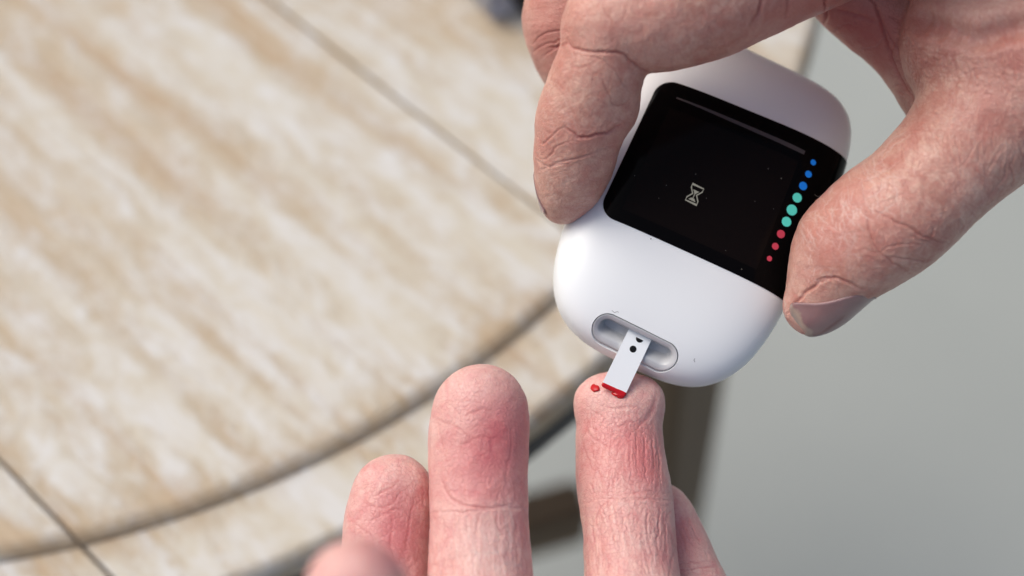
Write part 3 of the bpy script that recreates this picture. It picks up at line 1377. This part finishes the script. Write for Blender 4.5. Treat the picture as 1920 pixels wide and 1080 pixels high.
def build_hand(solid, relief, mat, label, name='hand'):
    V, Q = solid.mesh()
    P, Q = split_quads(V, Q)
    n = len(P)
    N = quad_normals(P, Q)
    # make sure the normals point outwards
    g = solid.sample(P + N * 0.05) - solid.sample(P - N * 0.05)
    if np.mean(g) < 0:
        Q = Q[:, ::-1]; N = -N
    u = 960 + P[:, 0] * FPX / (DIST - P[:, 2]); v = 540 - P[:, 1] * FPX / (DIST - P[:, 2])
    view = np.stack([-P[:, 0], -P[:, 1], DIST - P[:, 2]], 1); view /= np.linalg.norm(view, axis=1, keepdims=True)
    nf = (N * view).sum(1)
    w = np.clip((nf - 0.05) / 0.3, 0, 1)
    gro = relief.sample(relief.g, u, v); lip = relief.sample(relief.lip, u, v)
    lift = relief.sample(relief.lift, u, v)
    d = w * (-gro + np.maximum(lip - gro * 0.5, 0) + lift) * 0.1
    nz = value_noise(P, 0.42, 1) - .5 + 0.5 * (value_noise(P, 0.2, 2) - .5)
    d += nz * 0.026 + (value_noise(P, 0.09, 3) - .5) * 0.008
    P2 = P + N * d[:, None]
    W = to_world(P2)
    org = W.mean(0)
    W -= org
    m2 = bpy.data.meshes.new(name)
    m2.vertices.add(n); m2.vertices.foreach_set('co', W.astype(np.float32).ravel())
    m2.loops.add(len(Q) * 4); m2.loops.foreach_set('vertex_index', np.ascontiguousarray(Q, dtype=np.int32).ravel())
    m2.polygons.add(len(Q))
    m2.polygons.foreach_set('loop_start', np.arange(len(Q), dtype=np.int32) * 4)
    m2.update(calc_edges=True)
    col = np.ones((n, 4), np.float32)
    col[:, 0] = np.clip(relief.sample(relief.red, u, v), 0, 1)
    col[:, 1] = np.clip(relief.sample(relief.line, u, v) * w, 0, 1)
    col[:, 2] = np.clip(relief.sample(relief.flake, u, v) * w, 0, 1)
    at = m2.attributes.new('skin', 'FLOAT_COLOR', 'POINT')
    at.data.foreach_set('color', col.ravel())
    m2.polygons.foreach_set('use_smooth', [True] * len(m2.polygons))
    m2.materials.append(mat)
    ob = bpy.data.objects.new(name, m2)
    link(ob)
    ob.location = org
    tag(ob, label, 'hand')
    return ob


def make_nail(hand, solid, O, axis, N, L, Wd, lift=0.03, drop=0.0):
    axis = np.array(axis, float); N = np.array(N, float)
    N /= np.linalg.norm(N)
    axis -= N * (axis @ N); axis /= np.linalg.norm(axis)
    X = np.cross(axis, N)
    nu, nv = 26, 30
    base = []
    for iv in range(nv + 1):
        t = iv / nv                       # 0 cuticle .. 1 free edge
        y = (t - 0.5) * L
        # outline: rounded cuticle, gently rounded free edge
        wf = 1.0
        if t < 0.35:
            wf = math.sqrt(max(0.0, 1 - ((0.35 - t) / 0.36) ** 2.4))
        if t > 0.86:
            wf = math.sqrt(max(0.02, 1 - ((t - 0.86) / 0.155) ** 2.6))
        for iu in range(nu + 1):
            s = (iu / nu - 0.5) * Wd * wf
            base.append(O + axis * y + X * s + N * 1.2)
    base = np.array(base)
    h = solid.cast(base, -N)
    h = np.where(np.isnan(h), np.nanmax(h), h).reshape(nv + 1, nu + 1)
    for _ in range(14):
        g = np.pad(h, 1, mode='edge')
        h = (g[:-2, 1:-1] + g[2:, 1:-1] + g[1:-1, :-2] + g[1:-1, 2:] + 2 * h) / 6
    prof = np.linspace(0, 1, nv + 1)[:, None]
    edge = np.abs(np.linspace(-1, 1, nu + 1))[None, :]
    lf = lift * (0.4 + 0.9 * np.clip(prof * 2.2, 0, 1)) * (1 - 0.75 * edge ** 4) - 0.02 * (1 - np.clip(prof * 6, 0, 1))
    topv = base - N * (h.ravel() - lf.ravel())[:, None]
    lowv = topv - N * 0.045
    Fs = []
    idx = np.arange((nv + 1) * (nu + 1)).reshape(nv + 1, nu + 1)
    K = idx.size
    for i in range(nv):
        for j in range(nu):
            Fs.append((idx[i, j], idx[i, j + 1], idx[i + 1, j + 1], idx[i + 1, j]))
            Fs.append((K + idx[i, j], K + idx[i + 1, j], K + idx[i + 1, j + 1], K + idx[i, j + 1]))
    border = list(idx[0, :]) + list(idx[1:, -1]) + list(idx[-1, -2::-1]) + list(idx[-2:0:-1, 0])
    for a, b in zip(border, border[1:] + border[:1]):
        Fs.append((a, b, K + b, K + a))
    W = to_world(np.concatenate([topv, lowv])) - np.array(hand.location)
    o = mesh_obj('nail', W, Fs, M_NAIL, hand)
    fix_normals(o)
    tipv = np.repeat(np.linspace(0, 1, nv + 1), nu + 1)
    at = o.data.attributes.new('tip', 'FLOAT', 'POINT')
    at.data.foreach_set('value', np.concatenate([tipv, tipv]).astype(np.float32))
    return o


# ---- the hand that holds the meter
A = Solid((-1.2, -1.6, -4.6), (14.5, 10.5, 4.8), 0.043)
# palm and back of the hand
A.limb([(1990, 110, 0.3, 215), (2130, -60, 0.0, 250)], kj=0.3)
A.limb([(1865, 75, 0.15, 172), (2000, -20, 0.0, 200)], kj=0.5)
A.limb([(1600, -150, 0.2, 120), (1760, -165, 0.3, 150), (1950, -150, 0.2, 190), (2130, -120, 0, 210)], kj=0.35)
# knuckles arching above the frame, unseen bulk added to shade the meter's far end
A.limb([(1330, -260, 1.9, 175), (1520, -300, 2.4, 200), (1760, -320, 2.2, 220), (2050, -230, 1.2, 240)], kj=0.4)
# thumb
A.limb([(1990, 95, 0.3, 200), (1885, 190, 0.45, 150), (1800, 283, 0.55, 119), (1730, 355, 0.6, 111), (1678, 402, 0.6, 114), (1636, 432, 0.55, 112),
        (1600, 470, 0.42, 97), (1572, 507, 0.25, 79), (1545, 545, 0.05, 68), (1523, 575, -0.08, 54)], k=0.06, kj=0.25)
A.limb([(1566, 455, 0.30, 74), (1540, 500, 0.1, 52)], kj=0.35)             # pad pressed on the meter
# web between thumb and index finger, further back
A.limb([(1815, 200, -0.9, 98), (1735, 88, -1.35, 86), (1653, 14, -1.45, 84), (1580, -48, -1.3, 84)], k=0.3, kj=0.10)
A.limb([(1507, -24, -0.35, 60)], kj=0.08)
A.limb([(1441, -14, -0.15, 54)], kj=0.08)
# index finger
A.limb([(1620, -140, 0.1, 118), (1500, -85, 0.5, 116), (1400, -40, 0.75, 116), (1320, -6, 0.95, 118), (1240, 20, 1.05, 114), (1170, 36, 1.05, 100), (1142, 52, 1.0, 90)], k=0.06, kj=0.08)
A.limb([(1150, 40, 1.0, 88), (1131, 110, 0.85, 84), (1112, 165, 0.6, 86), (1092, 222, 0.3, 86), (1082, 262, 0.08, 79), (1077, 300, -0.15, 75), (1068, 340, -0.42, 64), (1055, 378, -0.68, 43)], k=0.06, kj=0.10)
A.limb([(1150, 205, 0.45, 45)], kj=0.25)
# middle finger, behind
A.limb([(1500, -190, -0.9, 110), (1300, -140, -1.2, 95), (1120, -60, -1.6, 86), (1066, 20, -1.8, 84), (1068, 80, -2.0, 77), (1090, 130, -2.3, 70), (1130, 185, -2.9, 64), (1185, 230, -3.4, 60), (1230, 262, -3.6, 50)], k=0.06, kj=0.06)

ra = Relief()
# index finger folds
ra.crease([(1064, 72), (1071, 88), (1088, 97), (1112, 101), (1142, 100), (1166, 102), (1182, 113), (1200, 126), (1220, 136)], 4.2, 0.75, 0.8)
ra.crease([(1095, 104), (1125, 112), (1150, 130), (1166, 155), (1180, 172)], 2.6, 0.25, 0.4)
ra.crease([(1130, 150), (1142, 178), (1152, 196), (1172, 196), (1182, 186)], 2.6, 0.28, 0.5)
ra.crease([(1060, 240), (1076, 251), (1096, 257), (1116, 255), (1138, 247), (1162, 234)], 4.0, 0.75, 0.9)
ra.crease([(1004, 252), (1016, 272), (1032, 262), (1050, 244), (1064, 232)], 2.6, 0.3, 0.35)
ra.crease([(1004, 286), (1020, 296), (1048, 272), (1074, 262)], 2.4, 0.22, 0.3)
ra.crease([(1006, 300), (1030, 316), (1046, 308), (1080, 300), (1112, 290), (1150, 272)], 2.8, 0.35, 0.5, 0.25)
ra.crease([(1010, 320), (1045, 312), (1072, 304)], 1.8, 0.2, 0.3, 0.4)
for c in ([(1133, 2), (1134, 22), (1144, 34), (1148, 52)], [(1176, 2), (1170, 24), (1160, 44)], [(1110, 120), (1090, 128), (1070, 126)]):
    ra.crease(c, 2.6, 0.14, 0.5)
ra.random_lines(36, 1070, 330, 55, 55, -12, 22, 18, 50, 1.4, 0.08, 0.15, 0.18)
ra.random_lines(24, 1045, 210, 40, 60, 62, 14, 15, 45, 1.4, 0.07, 0.1, 0.3)
ra.random_lines(150, 1100, 200, 100, 100, 20, 60, 10, 42, 1.5, 0.07, 0.25)
ra.random_lines(130, 1240, 40, 170, 90, 80, 35, 14, 54, 1.6, 0.07, 0.25)
ra.random_lines(30, 1060, 370, 40, 30, -35, 30, 10, 30, 1.2, 0.06, 0.1, 0.3)
# middle finger folds
for c in ([(1000, 82), (1022, 66), (1050, 60), (1066, 60)], [(1002, 96), (1020, 84), (1044, 78), (1064, 74)], [(1016, 104), (1040, 88), (1062, 84)]):
    ra.crease(c, 2.6, 0.3, 0.6)
ra.crease([(1030, 90), (1050, 84), (1066, 76)], 4, 0.6, 1.0)
ra.random_lines(26, 1025, 30, 40, 40, -8, 14, 20, 60, 1.6, 0.06, 0.2)
# folds at the roots of the fingers
ra.crease([(1434, -20), (1428, 8), (1422, 26), (1408, 46)], 4.5, 0.7, 0.9)
ra.crease([(1544, -30), (1546, 0), (1548, 26), (1545, 46)], 4.5, 0.8, 0.9)
ra.crease([(1475, -20), (1480, 10), (1474, 34)], 4, 0.5, 0.6)
# web
ra.crease([(1625, -20), (1648, 18), (1662, 66), (1678, 116), (1700, 162), (1718, 190), (1722, 220)], 4.5, 0.85, 0.8)
ra.crease([(1652, 30), (1668, 70), (1692, 112), (1710, 152), (1722, 186)], 3.2, 0.45, 0.5)
ra.crease([(1612, 96), (1632, 90), (1650, 80), (1658, 70)], 2.6, 0.4, 0.5, 0.25)
ra.crease([(1560, 16), (1600, 24), (1640, 40)], 6, 0.5, 0.6)
ra.crease([(1560, 62), (1585, 48), (1610, 52)], 5, 0.35, 0.4)
ra.crease([(1726, 204), (1752, 211), (1780, 224), (1800, 222)], 3, 0.35, 0.5, 0.2)
ra.crease([(1728, 140), (1722, 175), (1724, 212)], 3, 0.4, 0.5)
ra.crease([(1735, 40), (1780, 60), (1830, 74), (1880, 60), (1930, 50)], 22, 1.6, 0.35, taper=False)
# thumb joint
ra.crease([(1630, 388), (1660, 409), (1700, 427), (1731, 445), (1758, 454), (1790, 458)], 3.4, 0.55, 0.7)
ra.crease([(1626, 387), (1632, 430), (1645, 462), (1668, 487), (1694, 505), (1714, 516)], 3.0, 0.45, 0.6)
ra.crease([(1698, 436), (1722, 450), (1742, 455), (1762, 470)], 2.6, 0.35, 0.5)
ra.crease([(1653, 474), (1672, 462), (1700, 455), (1736, 462)], 2.6, 0.3, 0.4)
ra.crease([(1664, 482), (1700, 484), (1730, 492), (1748, 486)], 2.6, 0.35, 0.5)
ra.crease([(1756, 420), (1748, 446), (1762, 462)], 2.4, 0.3, 0.4)
ra.crease([(1800, 440), (1806, 424), (1796, 408)], 2.4, 0.25, 0.4)
ra.crease([(1622, 382), (1650, 378), (1680, 370), (1710, 362)], 2.2, 0.22, 0.4)
ra.crease([(1612, 330), (1616, 360), (1624, 388)], 2.2, 0.25, 0.2, 0.4)
ra.crease([(1664, 320), (1668, 350), (1660, 376)], 2.2, 0.25, 0.3)
ra.crease([(1620, 322), (1660, 320), (1690, 300)], 2.0, 0.2, 0.2, 0.4)
ra.crease([(1640, 310), (1680, 270), (1706, 252)], 2.0, 0.22, 0.2, 0.5)
ra.crease([(1640, 296), (1674, 264), (1700, 246)], 2.0, 0.18, 0.1, 0.4)
ra.crease([(1600, 330), (1630, 336), (1664, 312)], 1.8, 0.18, 0.1, 0.5)
ra.crease([(1618, 285), (1650, 330), (1688, 350)], 1.8, 0.15, 0.2, 0.3)
ra.crease([(1530, 530), (1548, 522), (1566, 520), (1590, 528), (1622, 542)], 4.0, 0.6, 0.5)      # cuticle
ra.crease([(1477, 588), (1500, 562), (1530, 534), (1552, 522)], 4.0, 0.6, 0.5)                 # side of the nail
ra.random_lines(70, 1545, 415, 60, 45, 80, 25, 10, 40, 1.3, 0.10, 0.05, 0.65)
ra.random_lines(50, 1560, 440, 55, 50, 40, 50, 8, 26, 1.1, 0.09, 0.05, 0.55)
ra.random_lines(50, 1550, 490, 60, 40, 80, 20, 12, 50, 1.4, 0.07, 0.15, 0.2)
ra.random_lines(50, 1620, 340, 70, 60, 75, 50, 15, 50, 1.3, 0.13, 0.1, 0.6)
ra.random_lines(24, 1545, 520, 30, 18, 20, 60, 5, 14, 1.3, 0.06, 0.0, 0.5)
ra.random_lines(300, 1760, 340, 130, 130, 55, 40, 16, 64, 1.6, 0.10, 0.35)
ra.random_lines(170, 1700, 440, 90, 70, 25, 35, 14, 54, 1.6, 0.10, 0.35)
# fine diamond weave on the back of the hand
ra.random_lines(480, 1820, 170, 130, 130, 82, 16, 16, 52, 1.7, 0.24, 0.5)
ra.random_lines(480, 1810, 150, 130, 110, 8, 18, 14, 48, 1.7, 0.24, 0.45)
ra.random_lines(60, 1850, 250, 80, 70, 100, 12, 30, 90, 2.4, 0.22, 0.4)
ra.random_lines(50, 1820, 20, 120, 40, 5, 15, 20, 60, 2.0, 0.08, 0.2)
ra.random_lines(40, 1640, 90, 50, 60, 50, 40, 16, 50, 1.8, 0.06, 0.2)
# blush
ra.blob(ra.red, 1095, 255, 70, 24, 0.35)
ra.blob(ra.red, 1575, 40, 150, 60, 0.75)
ra.blob(ra.red, 1640, 110, 60, 70, 0.45)
ra.blob(ra.red, 1025, 70, 60, 70, 0.5)
ra.blob(ra.red, 1200, 60, 100, 70, 0.18)
ra.blob(ra.red, 1580, 400, 70, 70, 0.42)
ra.blob(ra.red, 1550, 480, 50, 50, 0.35)
ra.blob(ra.red, 1900, 130, 90, 80, 0.3)
ra.blob(ra.red, 1010, 260, 30, 60, 0.3)
hand_a = build_hand(A, ra, M_SKIN_A, 'wrinkled hand gripping the white meter between thumb and index finger')
make_nail(hand_a, A, pt(1553, 572, 0.1), (-0.84, -0.52, -0.12), (0.42, -0.55, 0.72), 1.45, 1.2, lift=0.055)
make_nail(hand_a, A, pt(1052, 356, -0.5), (-0.10, -0.93, -0.35), (-0.90, 0.10, -0.42), 1.0, 0.74, lift=0.015)
del A

# ---- the hand being tested
Bs = Solid((-5.2, -11.0, -3.2), (6.2, -0.6, 10.8), 0.044)
# ring finger, pressed to the strip
Bs.limb([(1161, 771, -0.86, 76), (1161, 805, -0.80, 80), (1162, 850, -0.62, 82), (1168, 905, -0.3, 86), (1174, 940, -0.15, 87), (1180, 1000, 0.15, 85), (1184, 1080, 0.5, 89), (1195, 1210, 1.3, 95), (1185, 1420, 2.2, 108)], k=0.05, kj=0.03, fz=0.9)
Bs.limb([(1205, 750, -0.80, 38)], kj=0.3)
Bs.limb([(1120, 752, -0.80, 40)], kj=0.3)
# middle finger
Bs.limb([(901, 771, 0.42, 89), (898, 810, 0.5, 93), (897, 870, 0.62, 92), (898, 930, 0.78, 91), (899, 965, 0.9, 91), (900, 1040, 1.15, 95), (904, 1120, 1.5, 98), (915, 1250, 2.2, 102), (950, 1420, 3.0, 112)], k=0.05, kj=0.03, fz=0.9)
# index finger
Bs.limb([(738, 930, 0.15, 78), (732, 970, 0.22, 84), (727, 1020, 0.35, 85), (722, 1090, 0.6, 87), (718, 1200, 1.2, 92), (740, 1400, 2.4, 108)], k=0.05, kj=0.03, fz=0.9)
# little finger, behind the ring finger
Bs.limb([(1236, 968, -1.25, 64), (1255, 1010, -1.15, 66), (1280, 1075, -0.9, 71), (1305, 1150, -0.5, 76), (1310, 1300, 0.6, 85), (1290, 1450, 1.6, 98)], k=0.05, kj=0.03, fz=0.92)
# thumb, close to the lens
Bs.limb([(668, 1108, 8.6, 98), (672, 1150, 8.6, 106), (680, 1240, 8.4, 114), (720, 1380, 5.6, 130), (800, 1520, 4.8, 170)], k=0.05, kj=0.03, fz=0.9)
# palm below the frame
Bs.limb([(760, 1470, 3.2, 130), (900, 1480, 3.4, 150), (1060, 1480, 3.1, 150), (1240, 1490, 2.2, 130)], k=0.4, kj=0.5)
Bs.limb([(830, 1540, 4.4, 180), (1100, 1560, 3.6, 180)], k=0.4, kj=0.6)

rb = Relief()
# ring finger
rb.crease([(1088, 946), (1112, 938), (1140, 936), (1180, 938), (1220, 934), (1256, 938)], 3.2, 0.22, 0.35)
rb.crease([(1092, 928), (1130, 924), (1170, 927), (1215, 921), (1254, 924)], 2.6, 0.16, 0.25)
rb.crease([(1232, 742), (1226, 762), (1210, 790), (1198, 806), (1194, 830)], 5, 0.2, 0.4)
rb.crease([(1130, 760), (1160, 768), (1190, 766), (1210, 776)], 3.5, 0.18, 0.3)
for x0, y0, x1, y1, dd in [(1192, 800, 1198, 900, .3), (1205, 800, 1212, 905, .32), (1219, 805, 1228, 900, .3), (1232, 820, 1240, 910, .26), (1180, 830, 1184, 925, .22), (1168, 850, 1170, 930, .15),
                           (1105, 905, 1118, 935, .3), (1122, 940, 1140, 985, .3), (1150, 948, 1166, 1018, .36), (1166, 950, 1178, 1030, .3), (1184, 950, 1196, 1010, .26), (1214, 955, 1222, 1030, .32), (1236, 950, 1232, 1046, .34), (1140, 960, 1156, 1050, .26), (1205, 990, 1212, 1060, .22), (1246, 960, 1250, 1040, .24), (1128, 990, 1136, 1060, .2), (1110, 960, 1118, 1060, .2)]:
    rb.crease([(x0, y0), ((x0 + x1) / 2 + rng.uniform(-2, 2), (y0 + y1) / 2), (x1, y1)], 2.4, dd, 0.45)
rb.crease([(1100, 770), (1130, 785), (1120, 805), (1095, 790)], 2.4, 0.2, 0.3)
rb.crease([(1096, 790), (1110, 820), (1140, 832), (1160, 820)], 2.6, 0.18, 0.4)
rb.crease([(1150, 780), (1160, 800), (1180, 790), (1206, 800)], 2.6, 0.18, 0.4)
rb.random_lines(120, 1170, 860, 80, 70, 92, 10, 24, 90, 1.5, 0.10, 0.5)
rb.random_lines(130, 1180, 1020, 85, 70, 88, 9, 24, 90, 1.6, 0.12, 0.5)
rb.random_lines(40, 1170, 930, 85, 14, 0, 6, 20, 60, 1.4, 0.08, 0.2)
rb.random_lines(70, 1160, 760, 75, 40, 40, 60, 8, 26, 1.3, 0.06, 0.1)
# middle finger
rb.crease([(826, 895), (838, 920), (852, 936), (880, 946), (920, 950), (960, 946)], 3.4, 0.4, 0.35)
rb.crease([(806, 962), (840, 960), (880, 962), (930, 956), (994, 952)], 3.0, 0.3, 0.3, 0.15)
rb.crease([(808, 780), (830, 792), (852, 800), (880, 820), (870, 838)], 2.4, 0.16, 0.45)
rb.crease([(872, 780), (900, 768), (925, 772)], 2.6, 0.16, 0.45)
rb.crease([(818, 790), (826, 830), (842, 880)], 2.2, 0.14, 0.3)
rb.crease([(850, 850), (890, 826), (930, 820), (960, 830)], 2.4, 0.14, 0.35)
rb.crease([(960, 800), (955, 850), (950, 920)], 2.4, 0.12, 0.3)
rb.random_lines(60, 900, 860, 85, 80, 75, 30, 18, 60, 1.5, 0.07, 0.22)
rb.random_lines(90, 900, 1030, 90, 60, 88, 8, 30, 90, 1.6, 0.14, 0.32, 0.0)
rb.random_lines(26, 930, 1010, 70, 50, 86, 7, 30, 90, 1.5, 0.06, 0.0, 0.5)
rb.random_lines(16, 950, 1050, 50, 22, 2, 8, 16, 60, 1.4, 0.06, 0.0, 0.55)
rb.random_lines(60, 900, 740, 80, 50, 20, 70, 6, 20, 1.2, 0.05, 0.1, 0.05)
# index finger
for c in ([(675, 935), (700, 950), (730, 944), (752, 925), (775, 912)], [(700, 930), (735, 916), (748, 900)], [(690, 985), (720, 962), (760, 950)], [(660, 975), (690, 1000), (705, 1030)], [(735, 960), (732, 1000), (736, 1050)], [(780, 930), (772, 975), (760, 1040)]):
    rb.crease(c, 2.4, 0.16, 0.5)
rb.random_lines(80, 728, 990, 70, 80, 70, 35, 16, 56, 1.5, 0.08, 0.3)
rb.random_lines(40, 720, 890, 50, 30, -25, 20, 10, 36, 1.2, 0.05, 0.0, 0.25)
# little finger
for c in ([(1276, 968), (1290, 1000), (1302, 1026)], [(1286, 960), (1302, 1000), (1312, 1020)], [(1268, 984), (1282, 1020), (1290, 1044)], [(1266, 1060), (1300, 1054), (1340, 1052)], [(1268, 1070), (1310, 1064), (1346, 1066)]):
    rb.crease(c, 2.4, 0.22, 0.5, 0.12)
rb.random_lines(50, 1300, 1010, 45, 70, 68, 14, 16, 50, 1.5, 0.09, 0.25, 0.08)
rb.random_lines(20, 1310, 1066, 40, 14, -4, 14, 10, 34, 1.4, 0.08, 0.1, 0.45)
# the print ridges of the pads
yy, xx = np.mgrid[0:VH, 0:UW].astype(np.float32)
for (uc, vc, ru, rv) in ((1158, 815, 70, 70), (900, 800, 80, 100), (735, 920, 70, 70)):
    dx, dy = xx + U0 - uc, yy + V0 - vc
    rr = np.sqrt((dx / 0.95) ** 2 + ((dy - 20) / 1.25) ** 2 + 200) + 3 * np.sin(dx / 23) + 2.5 * np.sin(dy / 17 + 1)
    rb.lift += 0.022 * np.sin(rr * 2 * np.pi / 5.2) * np.exp(-((dx / ru) ** 2 + (dy / rv) ** 2) ** 2)
# blush
rb.blob(rb.red, 935, 815, 62, 85, 0.75, 10)
rb.blob(rb.red, 880, 890, 70, 55, 0.35)
rb.blob(rb.red, 905, 930, 80, 18, 0.25)
rb.blob(rb.red, 735, 985, 55, 60, 0.62)
rb.blob(rb.red, 745, 1050, 40, 40, 0.35)
rb.blob(rb.red, 1190, 830, 50, 50, 0.5)
rb.blob(rb.red, 1215, 890, 32, 50, 0.42)
rb.blob(rb.red, 1130, 800, 40, 40, 0.25)
rb.blob(rb.red, 1275, 1010, 35, 50, 0.5)
rb.blob(rb.red, 1100, 890, 25, 60, 0.2)
rb.blob(rb.flake, 900, 1030, 70, 60, 0.22)
rb.blob(rb.flake, 1180, 1030, 70, 70, 0.15)
rb.blob(rb.flake, 880, 720, 60, 35, 0.15)
rb.blob(rb.flake, 1150, 750, 60, 40, 0.15)
hand_b = build_hand(Bs, rb, M_SKIN_B, 'upturned hand with a pricked fingertip held to the white strip')

# ------------------------------------------------------------------ blood on the fingertip


def blood_patch(u, v, ru, rv, lift, name, label, mat, seed=0):
    r_ = np.random.default_rng(seed)
    n, m = 36, 8
    ph = r_.uniform(0, 6.28, 4)
    P0, T = [], []
    for k in range(m + 1):
        f = k / m
        for i in range(n):
            a = 2 * math.pi * i / n
            wob = 1 + 0.08 * math.sin(2 * a + ph[0]) + 0.05 * math.sin(3 * a + ph[1]) + 0.05 * math.sin(5 * a + ph[2])
            P0.append((u + ru * f * wob * math.cos(a), v + rv * f * wob * math.sin(a)))
            T.append(lift * math.sqrt(max(0, 1 - f ** 2)) - 0.012 * f ** 6)
    V = []
    org = np.array([pt(a, b, 3.0) for a, b in P0])
    dirv = pt(u, v, 0.0) - np.array([0, 0, DIST])
    dirv /= np.linalg.norm(dirv)
    h = Bs.cast(org, dirv, 6.0, 500)
    V = org + dirv * (h - np.array(T) - 0.03)[:, None]
    Fs = []
    for k in range(m):
        for i in range(n):
            j = (i + 1) % n
            if k == 0:
                continue
            Fs.append((k * n + i, k * n + j, (k + 1) * n + j, (k + 1) * n + i))
    Fs.append(tuple(n + i for i in range(n)))
    W = to_world(V)
    o0 = W.mean(0)
    o = mesh_obj(name, W - o0, Fs, mat)
    o.location = o0
    fix_normals(o)
    tag(o, label, 'blood')
    return o


blood_patch(1115.5, 727.5, 9.4, 8.4, 0.03, 'blood_drop', 'small round red blood spot on the fingertip beside the strip', M_BLOODSMEAR, 3)
blood_patch(1161, 738, 17, 6.5, 0.04, 'blood_smear', 'thin red blood smear on the fingertip under the end of the strip', M_BLOOD, 5)
del Bs
